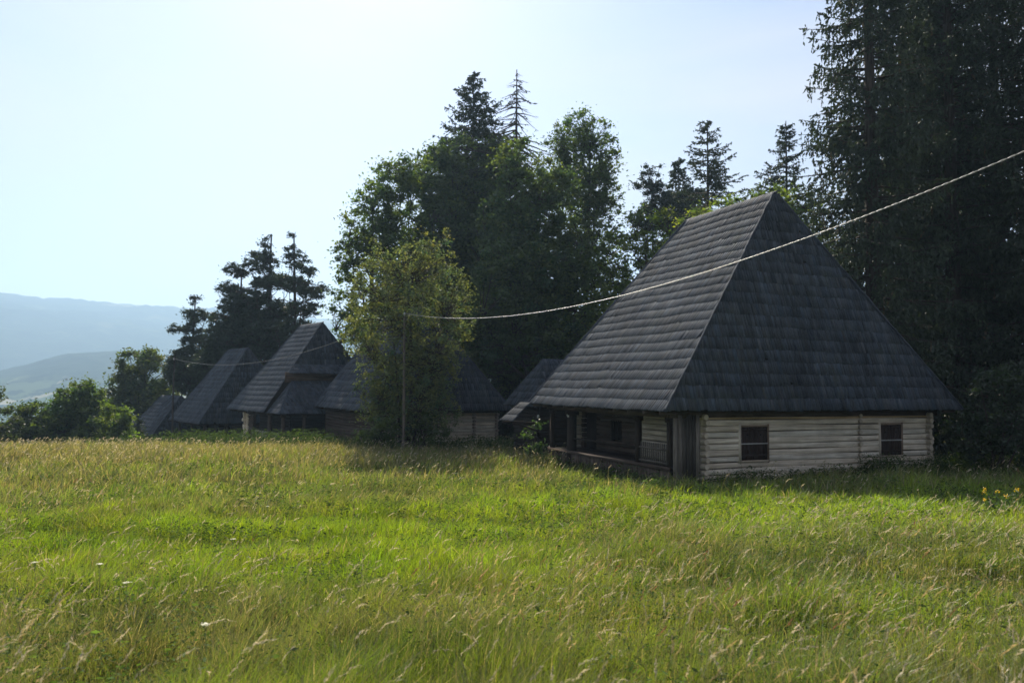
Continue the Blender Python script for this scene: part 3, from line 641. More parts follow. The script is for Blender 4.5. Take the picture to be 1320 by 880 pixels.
def spruce(label, px, d, topy, rad, bare=.1, dead=False, col=(.028, .045, .02), whorl=.42, dens=1.0, nb=6, hang=.45, group=None, name='spruce_tree', trad=None, upper=.0, cat='spruce', rough=.25, power=.8, lean=0, topz=None):
    x, y = at(px, 500, d)[:2]; g = float(gz(x, y)); root = empty(name, (x, y, g)); tag(root, label, cat, group); o = np.array([x, y, g])
    zt = at(px, topy, d)[2] if topz is None else g+topz; Ht = zt-g; rad = float(rad)
    trad = trad or max(.09, Ht*.0125)
    tb = MB(); t = np.linspace(0, 1, 10); tb.tube(np.c_[lean*t, 0*t, -.1+(Ht+.1)*t], trad*(1-t*.93)+.008, 9)
    zs = []; z = Ht*bare
    while z < Ht-.15:
        zs.append(z); z += whorl*(1-.45*z/Ht)*random.uniform(.75, 1.25)
    segs = []; tw0 = []; tw1 = []; wd = []
    for z in zs:
        f = 1-z/Ht; L0 = rad*min(1, (f/(1-bare))*1.08)**power+.12
        for b in range(max(3, int(round(nb*random.uniform(.8, 1.2))))):
            az = random.random()*2*PI; L = L0*random.uniform(1-rough*1.6, 1+rough*.6)
            if L < .1: continue
            dr = np.array([math.cos(az), math.sin(az), 0]); m_ = 8; s = np.linspace(0, 1, m_)
            dip = -.10-.32*f+random.uniform(-.08, .08)
            zz = (.28*(1-f)*s + dip*s**1.4 + .16*s**3.5)*L
            if dead: zz = (-.15*s-.35*s**1.5+.1*s**3)*L*random.uniform(.6, 1.3)
            P = np.array([lean*z/Ht, 0, z])+dr*(s*L)[:, None]+np.c_[0*s, 0*s, zz]
            P[1:] += np.cumsum(rng.normal(0, .018*L, (m_-1, 3)), 0)*.5
            tb.tube(P, np.linspace(min(trad*.35, .012+L*.014)*(1.3 if dead else 1), .006, m_), 4, cap=False)
            ns = int(max(5, L/.16)*dens*(.5 if dead else 1))
            ss = rng.uniform(.12, 1, ns)**.8; pp = np.stack([np.interp(ss, s, P[:, i]) for i in range(3)], 1)
            side = np.cross(dr, [0, 0, 1]); sg = rng.choice([-1, 1], ns)[:, None]
            tl = (L*.36*(1.05-ss)+.14)*rng.uniform(.5, 1.2, ns)
            dv = side*sg*rng.uniform(.3, 1, (ns, 1))+dr*rng.uniform(.35, 1, (ns, 1)); dv /= np.linalg.norm(dv, axis=1)[:, None]
            e = pp+dv*tl[:, None]; e[:, 2] -= hang*tl*rng.uniform(.3, 1.6, ns)
            tw0.append(pp); tw1.append(e)
            # tip shoot and hanging curtain shoots
            if not dead:
                k2 = int(ns*.8); s2 = rng.uniform(.25, 1, k2); p2_ = np.stack([np.interp(s2, s, P[:, i]) for i in range(3)], 1)+rng.normal(0, .06, (k2, 3))
                e2 = p2_+rng.normal(0, .07, (k2, 3)); e2[:, 2] -= rng.uniform(.15, .9, k2)*hang*1.2*(.4+f)
                tw0.append(p2_); tw1.append(e2)
            tw0.append(P[-2:-1]); tw1.append(P[-1:]+dr*.12)
    A = np.concatenate(tw0); B = np.concatenate(tw1)
    if dead:
        n = len(A)
        for k in range(n): tb.tube([A[k], (A[k]+B[k])/2+[0, 0, -.02], B[k]], [.009, .007, .004], 3, cap=False)
        tb.build('trunk', M['bark'], root)
        j = rng.random(n) < .25; A = A[j]; B = B[j]
    else: tb.build('trunk', M['bark'], root)
    # needles along every shoot
    Ls = np.linalg.norm(B-A, axis=1); k = np.maximum(2, (Ls/.085).astype(int)); rep = np.repeat(np.arange(len(A)), k)
    tt = rng.random(len(rep))[:, None]; c = A[rep]*(1-tt)+B[rep]*tt
    D_ = (B-A)/(Ls[:, None]+1e-6); a1 = D_[rep]+rng.normal(0, .45, (len(rep), 3)); a1 /= np.linalg.norm(a1, axis=1)[:, None]
    a2 = np.cross(a1, rand_dirs(len(rep))); a2 /= np.linalg.norm(a2, axis=1)[:, None]+1e-9
    sz = rng.uniform(.06, .115, len(rep)); sc_ = max(1, d/42)
    cc = np.array(col)[None]*(1+rng.normal(0, .22, len(rep)))[:, None]*(1+rng.normal(0, .14, len(A)))[rep][:, None]
    brown = (rng.random(len(A)) < .02)[rep]; cc[brown] = cc[brown]*np.array([1.9, 1.0, .9])
    V, q, vc = quadsoup(c, a1*(sz*sc_)[:, None], a2*(sz*.40*sc_)[:, None], np.clip(cc, .004, .4))
    mb = MB(); mb.add(V, q, c=vc); mb.build('crown', M['needle'], root)
    return root
GR = (.09, .145, .03); DG = (.078, .125, .034); YG = (.11, .17, .022); OL = (.145, .185, .075); PN = (.040, .060, .032)
GB = 'broadleaved trees behind the houses'
broad_tree('lime_tree', 'broad leafy tree left of the tall group, reaching over the two-tiered roof', 'tree', 478, 48,
  [(478, 285, 34, 45), (505, 245, 38, 36), (455, 335, 26, 50), (445, 385, 20, 35), (520, 330, 50, 60), (490, 420, 45, 55), (448, 430, 22, 30), (535, 225, 30, 26), (540, 400, 50, 70)], GR, spacing=.66, per=48, leaf=.16, cr=.58, trad=.3, group=GB)
broad_tree('lime_tree', 'tall leafy tree in the middle of the group, under the two pointed spruce tops', 'tree', 592, 51,
  [(592, 215, 42, 42), (560, 240, 40, 50), (635, 215, 38, 42), (600, 300, 65, 80), (570, 370, 60, 70), (640, 330, 50, 90), (610, 420, 60, 60)], DG, spacing=.75, per=62, leaf=.17, cr=.62, trad=.34, group=GB)
broad_tree('elm_tree', 'dense dark oval tree between the pointed spruce tops and the airy tree', 'tree', 690, 43,
  [(672, 220, 34, 42), (695, 265, 50, 62), (680, 350, 66, 75), (700, 425, 72, 60), (650, 300, 35, 60), (640, 430, 55, 60), (730, 340, 40, 60)], DG, spacing=.7, per=62, leaf=.155, cr=.58, trad=.32, group=GB)
broad_tree('ash_tree', 'airy rounded tree with sky showing through, just right of the dark oval tree', 'tree', 757, 50,
  [(757, 166, 32, 26), (728, 185, 26, 28), (778, 205, 22, 42), (742, 185, 34, 30), (748, 250, 48, 40), (778, 240, 26, 46), (722, 235, 30, 46), (748, 215, 38, 32), (780, 262, 20, 42), (760, 320, 50, 52), (765, 390, 50, 55)], (.08, .13, .03), spacing=.64, per=26, leaf=.15, cr=.55, trad=.28, group=GB)
broad_tree('maple_tree', 'bright green tree above the left slope of the big roof', 'tree', 835, 42,
  [(830, 300, 26, 34), (800, 335, 34, 48), (868, 290, 24, 26), (850, 345, 45, 45), (800, 400, 50, 52), (885, 320, 30, 30), (755, 430, 40, 45)], YG, spacing=.75, per=42, leaf=.15, cr=.55, trad=.2, group=GB)
broad_tree('maple_tree', 'green tree just clearing the ridge of the big roof', 'tree', 955, 44,
  [(930, 280, 40, 26), (965, 262, 38, 22), (1000, 262, 34, 26), (1040, 285, 36, 40), (975, 320, 70, 50), (1060, 350, 50, 60), (1050, 420, 50, 60)], (.13, .19, .022), spacing=.75, per=42, leaf=.15, cr=.55, trad=.22, group=GB)
broad_tree('elm_tree', 'dark low tree filling the gap above the small shed', 'tree', 735, 47,
  [(735, 440, 50, 45), (690, 470, 45, 40), (640, 480, 45, 50), (770, 470, 50, 50)], DG, spacing=.8, per=80, leaf=.14, cr=.52, trad=.18, group=GB)
# left: pines and bushes
GP = 'pines standing behind the far houses'
pk = dict(mat='needle', narrow=.32, flat=.6, cr=.42, leaf=.24, group=GP, hue=.1)
broad_tree('pine_tree', 'pine with the left of the twin tops above the plain hipped roof', 'pine', 346, 62,
  [(344, 312, 8, 16), (338, 338, 22, 14), (350, 362, 26, 12), (322, 385, 24, 14), (350, 400, 34, 14), (330, 430, 42, 28), (335, 465, 40, 22)], PN, spacing=.5, per=44, trad=.26, top=300, **pk)
broad_tree('pine_tree', 'open pine with long side branches, the right of the twin tops', 'pine', 376, 60,
  [(375, 313, 7, 16), (382, 335, 18, 12), (398, 350, 14, 9), (372, 365, 26, 10), (400, 378, 22, 7), (392, 398, 26, 9), (405, 372, 22, 4), (375, 425, 32, 16)], PN, spacing=.5, per=38, trad=.24, top=300, **pk)
broad_tree('pine_tree', 'bushy pine left of the twin tops, with a thick dark lower crown', 'pine', 305, 62,
  [(303, 348, 16, 10), (295, 372, 16, 12), (310, 392, 26, 14), (295, 412, 26, 16), (300, 440, 36, 26), (290, 470, 40, 24)], PN, spacing=.5, per=46, trad=.24, top=345, **pk)
broad_tree('pine_tree', 'dark pine at the left end of the row of pines, beside the far hill', 'pine', 247, 66,
  [(249, 388, 8, 10), (252, 408, 18, 9), (240, 424, 18, 8), (256, 440, 22, 10), (240, 462, 26, 14), (250, 490, 30, 18), (228, 480, 18, 18), (270, 470, 20, 30)], PN, spacing=.5, per=46, trad=.22, top=382, **pk)
broad_tree('oak_tree', 'rounded green tree between the low bushes and the dark pines', 'tree', 185, 70,
  [(182, 468, 26, 18), (160, 490, 20, 18), (200, 488, 20, 22), (180, 510, 34, 24), (215, 515, 20, 25), (150, 515, 22, 20), (170, 540, 30, 24)], (.08, .115, .03), spacing=.8, per=70, leaf=.22, cr=.65, trad=.25)
GH = 'bushes along the crest at the left'
broad_tree('field_bush', 'bright rounded bush, tallest of the bushes at the left crest', 'bush', 102, 56, [(102, 520, 32, 28), (85, 545, 28, 26), (122, 545, 28, 28), (106, 504, 16, 14), (105, 565, 40, 16)], (.09, .145, .022), spacing=.62, per=80, leaf=.17, cr=.5, trad=.12, group=GH, stems=3)
broad_tree('field_bush', 'yellow-green bush beside the far end house roof', 'bush', 150, 54, [(148, 543, 20, 22), (165, 535, 12, 16), (135, 552, 16, 18), (150, 565, 24, 12)], YG, spacing=.6, per=80, leaf=.16, cr=.45, trad=.1, group=GH, stems=3)
broad_tree('field_bush', 'low dark bush at the left crest next to the tallest bush', 'bush', 42, 56, [(45, 540, 24, 22), (20, 543, 22, 22), (62, 550, 18, 18), (38, 562, 40, 14)], (.07, .11, .024), spacing=.62, per=75, leaf=.17, cr=.48, trad=.1, group=GH, stems=3)
broad_tree('field_bush', 'dark bush cut by the left edge of the view', 'bush', -8, 50, [(-5, 530, 15, 26), (-30, 535, 26, 30), (5, 553, 20, 20)], (.05, .075, .03), spacing=.62, per=80, leaf=.16, cr=.48, trad=.12, group=GH, stems=3)
broad_tree('field_bush', 'small dark bush directly in front of the far end house roof', 'bush', 176, 57, [(176, 552, 10, 10), (172, 560, 12, 8)], (.04, .055, .02), spacing=.6, per=70, leaf=.15, cr=.35, trad=.07, group=GH, stems=2)
# foreground tree
broad_tree('birch_tree', 'tall bush-like tree with feathery olive leaves in front of the smaller house', 'tree', 527, 34,
  [(525, 338, 34, 26), (560, 335, 26, 24), (492, 360, 28, 36), (575, 375, 28, 36), (530, 385, 52, 40), (500, 430, 46, 44), (558, 440, 48, 50), (530, 490, 56, 46), (562, 495, 26, 36), (483, 322, 10, 16), (572, 310, 8, 14), (545, 312, 10, 14), (456, 430, 18, 30), (470, 385, 22, 40), (598, 400, 18, 40), (490, 500, 34, 50), (465, 425, 16, 16), (592, 460, 12, 26), (530, 540, 40, 25), (500, 528, 34, 34), (562, 534, 34, 32)],
  OL, spacing=.44, per=24, leaf=.085, cr=.34, trad=.11, droop=.3, stems=5, hue=.25, flat=.9)
broad_tree('elder_bush', 'dark bush at the foot of the bush-like tree, left of the slim pole', 'bush', 490, 33, [(490, 552, 22, 20), (470, 560, 14, 14), (508, 560, 18, 16)], DG, spacing=.45, per=60, leaf=.1, cr=.3, trad=.05, stems=3)
broad_tree('elder_bush', 'dark bush at the foot of the bush-like tree, right of the slim pole', 'bush', 545, 33.5, [(545, 552, 24, 22), (565, 562, 16, 14)], DG, spacing=.45, per=60, leaf=.1, cr=.3, trad=.05, stems=3)
broad_tree('elder_bush', 'green bush in the gap between the big house and the smaller grey house', 'bush', 688, 28.5, [(688, 562, 13, 20), (684, 580, 15, 12)], (.05, .10, .03), spacing=.35, per=50, leaf=.09, cr=.25, trad=.04, stems=2)
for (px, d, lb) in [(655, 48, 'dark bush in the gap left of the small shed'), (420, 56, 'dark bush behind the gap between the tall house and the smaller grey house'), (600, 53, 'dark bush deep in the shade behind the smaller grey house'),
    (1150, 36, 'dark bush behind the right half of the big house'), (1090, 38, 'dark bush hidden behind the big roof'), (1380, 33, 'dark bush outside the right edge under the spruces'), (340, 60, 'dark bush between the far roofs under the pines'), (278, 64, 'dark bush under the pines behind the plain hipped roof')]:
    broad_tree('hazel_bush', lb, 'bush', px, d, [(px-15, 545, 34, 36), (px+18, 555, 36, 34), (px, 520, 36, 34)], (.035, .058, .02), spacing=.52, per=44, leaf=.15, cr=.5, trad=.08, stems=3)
# pointed conifers of the background
spruce('slender spruce top standing left of the bare dead one', 606, 54, 93, 7.5, bare=.2, whorl=.55, dens=1.5, nb=7, col=PN)
spruce('half dead spruce with bare drooping branches, sky behind it', 663, 53, 90, 7.5, bare=.2, dead=True, whorl=.6, nb=6, rough=.35)
spruce('dark spruce spire between the airy tree and the tall lone spruce', 876, 58, 203, 5.0, bare=.1, whorl=.5, dens=1.5, col=PN)
spruce('lone spruce with clearly tiered branches left of the big roof ridge', 914, 50, 155, 6.2, bare=.15, whorl=.6, dens=1.3, nb=6, hang=.3, rough=.35, col=PN)
spruce('slim spruce spire directly behind the peak of the big roof', 1017, 46, 156, 4.7, bare=.1, whorl=.48, dens=1.5, hang=.35, rough=.35, col=PN)
broad_tree('pine_tree', 'dark pine with a ragged round top beside the bright green tree', 'pine', 840, 56,
  [(842, 222, 14, 10), (835, 240, 18, 12), (850, 262, 22, 14), (835, 285, 24, 18), (895, 260, 26, 16), (880, 285, 30, 18)], PN, spacing=.5, per=44, mat='needle', narrow=.32, flat=.6, cr=.42, leaf=.24, trad=.22)
GS = 'giant spruces at the right edge of the wood'
gs = dict(hang=.95, group=GS, nb=7, whorl=.5, power=.55, bare=.06)
for (px, d, h, r, lb) in [
    (1128, 31, 29, 3.3, 'giant spruce nearest the big roof, outer branches against the sky'),
    (1172, 36, 31, 3.6, 'giant spruce second in from the edge, behind the right slope of the big roof'),
    (1232, 33, 30, 3.4, 'giant spruce with a bare upper trunk showing, between the roof and the picture edge'),
    (1292, 37, 31, 3.8, 'giant spruce farthest right in the picture, above the yellow flowers'),
    (1352, 31, 28, 3.6, 'giant spruce whose branches enter from the right edge'),
    (1210, 46, 30, 4.0, 'giant spruce deep in the wood, glimpsed between nearer trunks'),
    (1420, 38, 29, 4.0, 'giant spruce outside the right edge of the view'),
    (1500, 30, 27, 4.0, 'giant spruce well outside the right edge of the view')]:
    spruce(lb, px, d, 0, r, topz=h, col=(.038, .058, .028) if d < 40 else (.045, .068, .028), dens=1.35 if d < 34 else 1.0, **gs)
broad_tree('hazel_bush', 'large dark bush right of the big house under the giant spruces', 'bush', 1292, 25, [(1292, 520, 50, 52), (1250, 560, 38, 34), (1320, 570, 40, 30), (1330, 500, 40, 40)], (.03, .055, .018), spacing=.5, per=60, leaf=.1, cr=.36, trad=.06, stems=5)
broad_tree('hazel_bush', 'dark bush close behind the right corner of the big house', 'bush', 1222, 28.5, [(1222, 560, 26, 34), (1205, 590, 30, 20), (1240, 590, 30, 20)], (.028, .048, .016), spacing=.5, per=60, leaf=.1, cr=.36, trad=.06, stems=4)
broad_tree('hazel_bush', 'bright green young tree glowing between the giant spruce trunks', 'tree', 1272, 42, [(1270, 245, 20, 18), (1262, 285, 22, 30), (1285, 350, 22, 50), (1180, 370, 30, 60), (1300, 430, 40, 40)], YG, spacing=.9, per=60, leaf=.15, cr=.5, trad=.1)
# far valley trees: a wood of small crowns nobody could count
def valley_wood():
    n = 1500; az = rng.uniform(-1.1, .2, n); r = rng.uniform(320, 1500, n)**1.0
    x, y = r*np.sin(az), r*np.cos(az); k = fbm(x, y, 170, 3) > .5; x, y = x[k], y[k]
    mb = MB(); ico = rand_dirs(40)
    for i in range(len(x)):
        s = rng.uniform(2.5, 5); p = rand_dirs(60)*(rng.random(60)**.33)[:, None]*np.array([s, s, s*1.1])+np.array([x[i], y[i], float(gz(x[i], y[i]))+s])
        a1 = rand_dirs(60)*1.0; a2 = np.cross(a1, rand_dirs(60)); 
        V, q, vc = quadsoup(p, a1, a2, np.tile([.035, .055, .02], (60, 1))*rng.uniform(.7, 1.3)); mb.add(V, q, c=vc)
    tag(mb.build('distant_woods', M['leaf']), 'scattered small trees across the hazy valley floor', kind='stuff')
valley_wood()
def farmhouse(px, py, d, label, w_=9):
    p = at(px, py, d); z = float(gz(p[0], p[1])); root = empty('farmhouse', (p[0], p[1], z), .4); tag(root, label, 'house')
    s = MB(); s.box(-w_/2, w_/2, -4, 4, 0, 4); s.build('wall', M['plaster'], root)
    s = MB(); s.add([(-w_/2-.5, -4.6, 3.9), (w_/2+.5, -4.6, 3.9), (w_/2+.5, 4.6, 3.9), (-w_/2-.5, 4.6, 3.9), (-w_/2-.5, 0, 7.5), (w_/2+.5, 0, 7.5)], q=[[0, 1, 5, 4], [2, 3, 4, 5], [3, 2, 1, 0]], t=[[0, 4, 3], [1, 2, 5]]); s.build('roof', M['tile'], root)
    for xx in (-2, 2):
        s = MB(); s.box(xx-.6, xx+.6, -4.06, -4.003, 1.2, 2.6); s.build('window', M['dark'], root)
farmhouse(66, 505, 1040, 'tiny white farmhouse far down in the hazy valley')
# ------------------------------------------------------------------ meadow
def lushness(x, y):
    """0 dry seeded grass .. 1 lush short bright grass"""
    d = np.hypot(x, y*1.0); q = y-.12*x
    band = np.exp(-((q-13.0-.12*x)/3.6)**2)
    return np.clip(.85*band*(.2+1.6*fbm(x, y, 3.5, 2))+1.5*(fbm(x, y, 2.6, 7)-.5)+.22, 0, 1)
def scatter(n, d0, d1, p=1.6, wide=.80):
    # density per square metre ~ d^-p
    u = rng.random(n); e = 2-p
    d = (d0**e+u*(d1**e-d0**e))**(1/e) if abs(e) > 1e-3 else d0*(d1/d0)**u
    x = rng.uniform(-1, 1, n)*(d*wide+1.0)
    # uniform in x for its d: weight is already right since width grows with d
    return x, d
def ground_at(px, py):
    for d in np.arange(3, 60, .1):
        p = at(px, py, d)
        if p[2] < float(gz(p[0], p[1])): break
    return p[0], p[1]
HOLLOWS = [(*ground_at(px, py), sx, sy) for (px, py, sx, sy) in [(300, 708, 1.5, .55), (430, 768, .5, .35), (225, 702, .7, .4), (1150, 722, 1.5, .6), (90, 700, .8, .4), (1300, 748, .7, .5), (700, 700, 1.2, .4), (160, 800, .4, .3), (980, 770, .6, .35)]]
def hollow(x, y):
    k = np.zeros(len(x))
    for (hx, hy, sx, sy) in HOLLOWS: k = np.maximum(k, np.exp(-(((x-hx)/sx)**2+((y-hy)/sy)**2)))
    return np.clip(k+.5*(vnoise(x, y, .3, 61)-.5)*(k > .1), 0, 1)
HX = [(3.99, 20.5, 22.9, 11, 8.74, .9), (-6.49, 36, 30.6, 7.56, 8.67, .7)]
def outside(x, y):
    k = np.ones(len(x), bool)
    for (ax, ay, yw, W, L, e) in HX:
        a = math.radians(yw); dx, dy = x-ax, y-ay; X = dx*math.cos(a)+dy*math.sin(a); Y = -dx*math.sin(a)+dy*math.cos(a)
        k &= ~((X > e-.15) & (X < W-e+.1) & (Y > .62) & (Y < L-.5))
    return k
def blades(n, d0, d1, name, hscale, label, p):
    x, y = scatter(n, d0, d1, p); k = outside(x, y); x, y = x[k], y[k]; n = len(x)
    lush = lushness(x, y); cl = vnoise(x, y, .55, 3); big = fbm(x, y, 4, 8)
    h = (.10+.17*rng.random(n)**1.3+.17*cl)*(1.1-.3*lush)*hscale*(.75+.5*big)
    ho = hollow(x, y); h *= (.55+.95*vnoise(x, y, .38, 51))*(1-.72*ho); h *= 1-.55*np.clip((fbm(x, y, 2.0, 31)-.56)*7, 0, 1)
    d = np.hypot(x, y); w_ = np.maximum(.0045, .00085*d)*rng.uniform(.7, 1.5, n)
    z = gz(x, y)-.02
    az = rng.random(n)*2*PI; dx, dy = np.cos(az), np.sin(az)
    ln = rng.uniform(.05, .95, n)*h; la = rng.normal(0.1, 1.6, n)
    bx, by = np.cos(la)*ln, np.sin(la)*ln
    O = np.stack([x, y, z], 1); S = np.stack([dx*w_, dy*w_, 0*w_], 1)*.5
    mid = O+np.stack([bx*.35, by*.35, h*.58], 1); tip = O+np.stack([bx, by, h*rng.uniform(.82, 1, n)], 1)
    V = np.stack([O-S, O+S, mid+S*.8, mid-S*.8, tip], 1).reshape(-1, 3)
    b = np.arange(n)[:, None]*5
    q = b+np.array([0, 1, 2, 3]); t = b+np.array([3, 2, 4])
    g1 = np.array([.215, .31, .018]); g2 = np.array([.135, .158, .062]); dry = np.array([.36, .31, .18])
    m_ = np.clip(lush+rng.normal(0, .18, n), 0, 1)[:, None]; c = g2*(1-m_)+g1*m_
    far = np.clip((d-20)/16, 0, 1)
    dr = (rng.random(n) < (.06+.14*(1-lush)+.50*far*np.clip(.8-x/12, 0, 1)+.35*np.clip(fbm(x, y, 1.7, 12)-.5, 0, 1)))[:, None]
    tn = np.clip(.5+1.1*fbm(x, y, 1.3, 41), .62, 1.4)[:, None]; hu = (fbm(x, y, .8, 44)-.5)[:, None]; c = c*tn*np.array([1, 1, 1])*(1+hu*np.array([.5, .1, .2]))
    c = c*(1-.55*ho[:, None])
    c = np.where(dr, dry*rng.uniform(.55, 1.1, (n, 1)), c)*(1+rng.normal(0, .16, n))[:, None]
    mb = MB(); mb.add(V, q, t, c=np.repeat(np.clip(c, .01, .6), 5, 0))
    return tag(mb.build(name, M['grass']), label, kind='stuff')
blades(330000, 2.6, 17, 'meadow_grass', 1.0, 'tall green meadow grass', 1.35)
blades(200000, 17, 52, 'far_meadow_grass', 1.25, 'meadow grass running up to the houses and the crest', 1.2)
def seeds(n, d0, d1, name, label, p=1.5, filt=None, scale=1., nh=14, up=False, base=(.56, .49, .35), clump=(2.6, .75)):
    x, y = scatter(n, d0, d1, p); k = outside(x, y) & (rng.random(n) < np.clip(1.25-1.1*lushness(x, y), .12, 1)*np.clip(fbm(x, y, 1.3, 21+3*up)*clump[0]-clump[1], .05 if not up else 0, 1))
    if filt is not None: k &= filt(x, y)
    x, y = x[k], y[k]; n = len(x); d = np.hypot(x, y)
    h = rng.uniform(.24, .60, n)*scale; z = gz(x, y)-.02
    w_ = np.maximum(.0022, .00042*d)
    la = rng.normal(0.15, 1.0, n); ln = rng.uniform(.0, .5, n)*h; bend = rng.uniform(.0, .32, n)**2
    if up: ln *= .35; bend *= .1; h *= 1.1
    L = np.stack([np.cos(la), np.sin(la), 0*la], 1); O = np.stack([x, y, z], 1); Z = np.array([0, 0, 1.])
    def pt(s, hk=0): return O+L*(ln*s**2)[:, None]+Z*(h*s)[:, None]
    # stem of three pieces
    ss = [0, .4, .75, 1.0]; R_ = np.array([1., 0, 0])*w_[:, None]*.5
    V = np.stack([p_ for s in ss for p_ in (pt(s)-R_*(1.2-s*.6), pt(s)+R_*(1.2-s*.6))], 1).reshape(-1, 3)
    b = np.arange(n)[:, None]*8; q = np.concatenate([b+np.array([i, i+1, i+3, i+2]) for i in (0, 2, 4)])
    stem = np.array([.17, .17, .06])*rng.uniform(.7, 1.3, (n, 1))
    mb = MB(); mb.add(V, q, c=np.repeat(stem, 8, 0))
    # nodding heads of spikelets
    hl = rng.uniform(.045, .12, n)*scale; fat = np.maximum(.005, .0008*d)*rng.uniform(.7, 1.4, n)
    hc = np.array(base)*rng.uniform(.65, 1.15, (n, 1))*np.array([1, 1, 1])
    green = rng.random(n) < .25; hc[green] = np.array([.22, .24, .10])
    for k in range(nh):
        s = (k+.5)/nh; base = pt(1.0)+L*(hl*s*.75+bend*s**1.8*.8)[:, None]+Z*(hl*(.9*s-.75*s**2*(bend/.1)))[:, None]
        a1 = L*.7+Z*(.75-1.3*s*(bend/.12))[:, None]+rng.normal(0, .3, (n, 3)); a1 /= np.linalg.norm(a1, axis=1)[:, None]
        a2 = np.cross(a1, rand_dirs(n)); a2 /= np.linalg.norm(a2, axis=1)[:, None]+1e-9
        f = math.sin(PI*(.12+.8*s))
        V, q, vc = quadsoup(base+rng.normal(0, .003, (n, 3)), a1*(hl/nh*1.5+.004)[:, None], a2*(fat*f*.55)[:, None], hc*rng.uniform(.85, 1.15, (n, 1)))
        mb.add(V, q, c=vc)
    tag(mb.build(name, M['seed']), label, kind='stuff')
seeds(6800, 2.8, 14, 'seeding_grass', 'pale nodding seed heads standing over the meadow', 1.2)
seeds(9000, 2.8, 15, 'upright_seeding_grass', 'upright ochre seed spikes in loose clumps', 1.2, up=True, base=(.50, .38, .19), clump=(5, 2.7), nh=8)
seeds(1500, 2.8, 18, 'rusty_sorrel', 'rusty brown sorrel stalks among the grass', 1.2, up=True, base=(.30, .14, .08), clump=(6, 3.4), nh=10)
seeds(19000, 12, 46, 'far_seeding_grass', 'haze of pale seed heads on the far meadow', .9, nh=5, filt=lambda x, y: (y > 24) | (rng.random(len(x)) < .35))
def undergrowth():
    """broad-leaved weeds at the foot of walls and bushes"""
    P = []
    def strip(x0, y0, x1, y1, n, sp, h): 
        t = rng.random(n); P.append(np.c_[x0+(x1-x0)*t+rng.normal(0, sp, n), y0+(y1-y0)*t+rng.normal(0, sp, n), rng.random(n)**.8*h*(.5+vnoise(t*40, t*0, 1))])
    a = math.radians(22.9); u = np.array([math.cos(a), math.sin(a)]); v = np.array([-u[1], u[0]]); A = np.array([3.99, 20.5])
    f = lambda X, Y: A+X*u+Y*v
    p, q = f(7.0, .2), f(11.5, .1); strip(*p, *q, 2600, .18, .5)
    p, q = f(1.4, .2), f(7.0, .2); strip(*p, *q, 900, .15, .3)
    p, q = f(.3, 9), f(.2, .2); strip(*p, *q, 900, .2, .35)
    p, q = f(11.5, .2), f(16, 1.5); strip(*p, *q, 3000, .8, .5)
    strip(-8, 34.5, 1.5, 35.5, 3500, .8, .5); strip(-16, 41, -8, 36, 3500, .7, .7); strip(-25, 48, -15, 42.5, 3500, .8, .8)
    P = np.concatenate(P); c = np.c_[P[:, :2], gz(P[:, 0], P[:, 1])+P[:, 2]]; n = len(c)
    k = rng.integers(4, 8); rep = np.repeat(np.arange(n), 5); c = c[rep]+rng.normal(0, .05, (n*5, 3)); N_ = len(c)
    a1 = rand_dirs(N_); a1[:, 2] *= .5; a2 = np.cross(a1, rand_dirs(N_)); s = rng.uniform(.02, .05, N_)*np.maximum(1, c[:, 1]/26)
    V, qd, vc = quadsoup(c, a1*s[:, None], a2*(s*.5)[:, None], np.array([.05, .085, .025])*rng.uniform(.6, 1.4, (N_, 1)))
    mb = MB(); mb.add(V, qd, c=vc); tag(mb.build('undergrowth', M['herb']), 'leafy weeds along the walls and under the trees', kind='stuff')
undergrowth()
def weeds():
    x, y = scatter(15000, 3, 26, 1.2); k = fbm(x, y, 2.2, 31) > .47; x, y = x[k], y[k]
    for (px, py, sx, sy, m0) in [(300, 700, 1.1, .45, 260), (430, 762, .35, .2, 70), (235, 700, .5, .3, 60), (1150, 712, 1.2, .5, 220), (1080, 730, .5, .3, 60), (90, 690, .6, .3, 60), (1300, 740, .5, .4, 90), (840, 790, .4, .3, 50)]:
        gx, gy = ground_at(px, py); x = np.r_[x, rng.normal(gx, sx, m0)]; y = np.r_[y, rng.normal(gy, sy, m0)]
    n = len(x)
    m_ = 14; rep = np.repeat(np.arange(n), m_); N_ = len(rep); hh = rng.uniform(.12, .36, n)
    c = np.c_[x[rep], y[rep], gz(x, y)[rep]+hh[rep]*rng.random(N_)**.6]+rng.normal(0, .035, (N_, 3))
    a1 = rand_dirs(N_); a1[:, 2] = abs(a1[:, 2])*.6; a2 = np.cross(a1, rand_dirs(N_)); s = rng.uniform(.006, .020, N_)*(1+.7*(rng.random(n) < .2))[rep]*np.maximum(1, y[rep]/9)
    V, qd, vc = quadsoup(c, a1*s[:, None], a2*(s*.45)[:, None], (np.array([.07, .125, .03])*rng.uniform(.5, 1.5, (n, 1))*np.array([1, 1, 1])+rng.uniform(0, .02, (n, 1))*np.array([1, .8, .6]))[rep]*rng.uniform(.75, 1.25, (N_, 1)))
    mb = MB(); mb.add(V, qd, c=vc); tag(mb.build('meadow_weeds', M['herb']), 'small leafy herbs growing through the meadow grass', kind='stuff')
weeds()
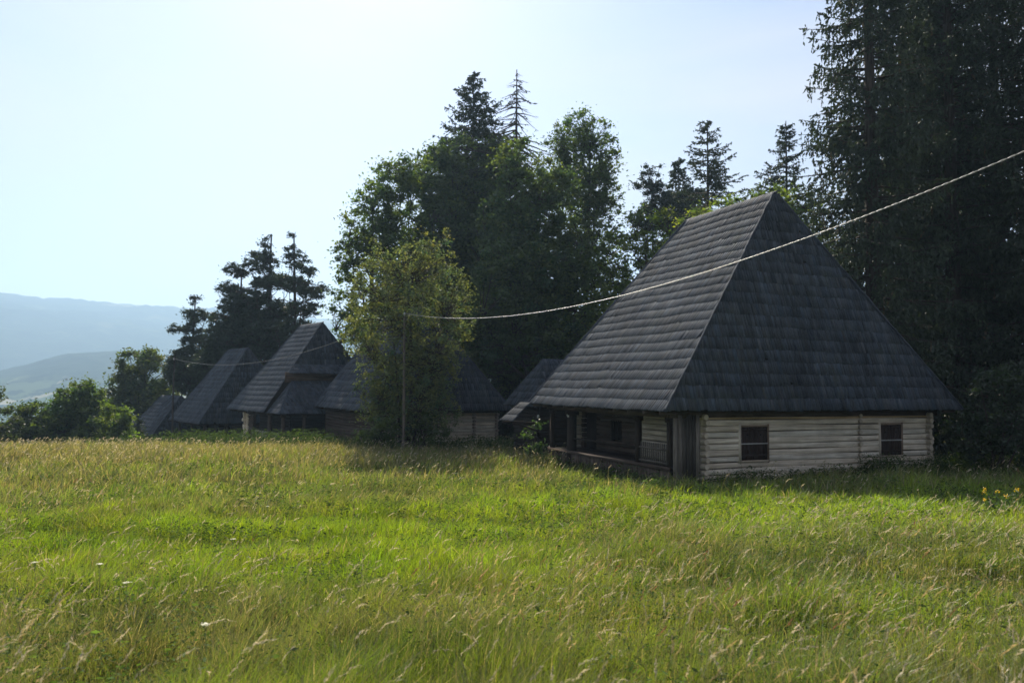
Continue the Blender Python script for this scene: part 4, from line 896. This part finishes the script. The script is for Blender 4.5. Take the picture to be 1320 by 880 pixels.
def umbel(px, py, h, label):
    """white flat-topped flower head; (px, py) is where its head shows"""
    d = 3
    for d in np.arange(3, 40, .1):
        p = at(px, py, d)
        if p[2]-h < float(gz(p[0], p[1])): break
    g = float(gz(p[0], p[1])); root = empty('wild_carrot', (p[0], p[1], g)); tag(root, label, 'flower', 'white umbel flowers in the meadow')
    s = MB(); s.tube([(0, 0, -.02), (.01, 0, h*.5), (.0, 0, h-.05)], [.004, .0035, .003], 5, c=(1.6, 2.2, 1))
    rays = []
    for k in range(9):
        a = k*2.4; r = .02*math.sqrt((k+.5)/9); e = np.array([r*math.cos(a), r*math.sin(a), h-.2*r]); rays.append(e); s.tube([(0, 0, h-.05), e*[.6, .6, 1]-[0, 0, .012], e], .0014, 3, c=(1.6, 2.2, 1))
    s.build('stem', M['pole'], root)
    s = MB()
    for e in rays:
        m_ = 14; c = e+rng.normal(0, .007, (m_, 3))*[1, 1, .3]; a1 = rand_dirs(m_)*[1, 1, .3]*.0055; a2 = np.cross(a1, [0, 0, 1])
        V, q, vc = quadsoup(c, a1, a2, np.tile([.72, .72, .62], (m_, 1))); s.add(V, q, c=vc)
    s.build('flower_head', M['petal'], root)
for (px, py, h, lb) in [(128, 728, .4, 'white umbel flower, larger head in the left meadow above the seed grass'), (300, 695, .4, 'white flower beside the dark hollow in the left meadow'),
    (163, 752, .4, 'small white flower low in the left meadow'), (265, 805, .35, 'white umbel flower near the bottom edge, left of centre'), (345, 652, .4, 'white flower far out in the left meadow before the crest'),
    (1006, 648, .4, 'white flower just before the shadow of the big house'), (45, 724, .4, 'white umbel flower at the far left of the meadow'), 
    (120, 613, .4, 'tiny white flower on the left slope below the crest'), 
    (200, 620, .4, 'tiny white flower right of the first one on the left slope')]:
    umbel(px, py, h, lb)
def yellow_clump():
    x, y = ground_at(1290, 668); g = float(gz(x, y)); root = empty('yellow_flower_plant', (x, y, g)); tag(root, 'clump of yellow flowers in the grass at the right edge', 'flower')
    s = MB(); tips = []
    for k in range(9):
        e = np.array([random.uniform(-.55, .55), random.uniform(-.3, .3), random.uniform(.3, .55)]); b_ = e*[.6, .6, 0]; tips.append(e)
        s.tube([b_, (b_+e)/2+[0, 0, .05], e], [.006, .005, .004], 4, c=(1.2, 2.2, .6))
    s.build('stem', M['pole'], root)
    s = MB(); l = MB()
    for e in tips:
        m_ = 16; c = e+rng.normal(0, .02, (m_, 3)); a1 = rand_dirs(m_)*.014; a2 = np.cross(a1, rand_dirs(m_)); V, q, vc = quadsoup(c, a1, a2, np.tile([.75, .5, .02], (m_, 1))); s.add(V, q, c=vc)
        m_ = 16; c = e*rng.uniform(.3, .95, (m_, 1))+rng.normal(0, .03, (m_, 3)); a1 = rand_dirs(m_)*.05; a2 = np.cross(a1, rand_dirs(m_))*.4; V, q, vc = quadsoup(c, a1, a2, np.tile([.05, .1, .02], (m_, 1))); l.add(V, q, c=vc)
    s.build('blossom', M['petal'], root); l.build('foliage', M['leaf'], root)
yellow_clump()
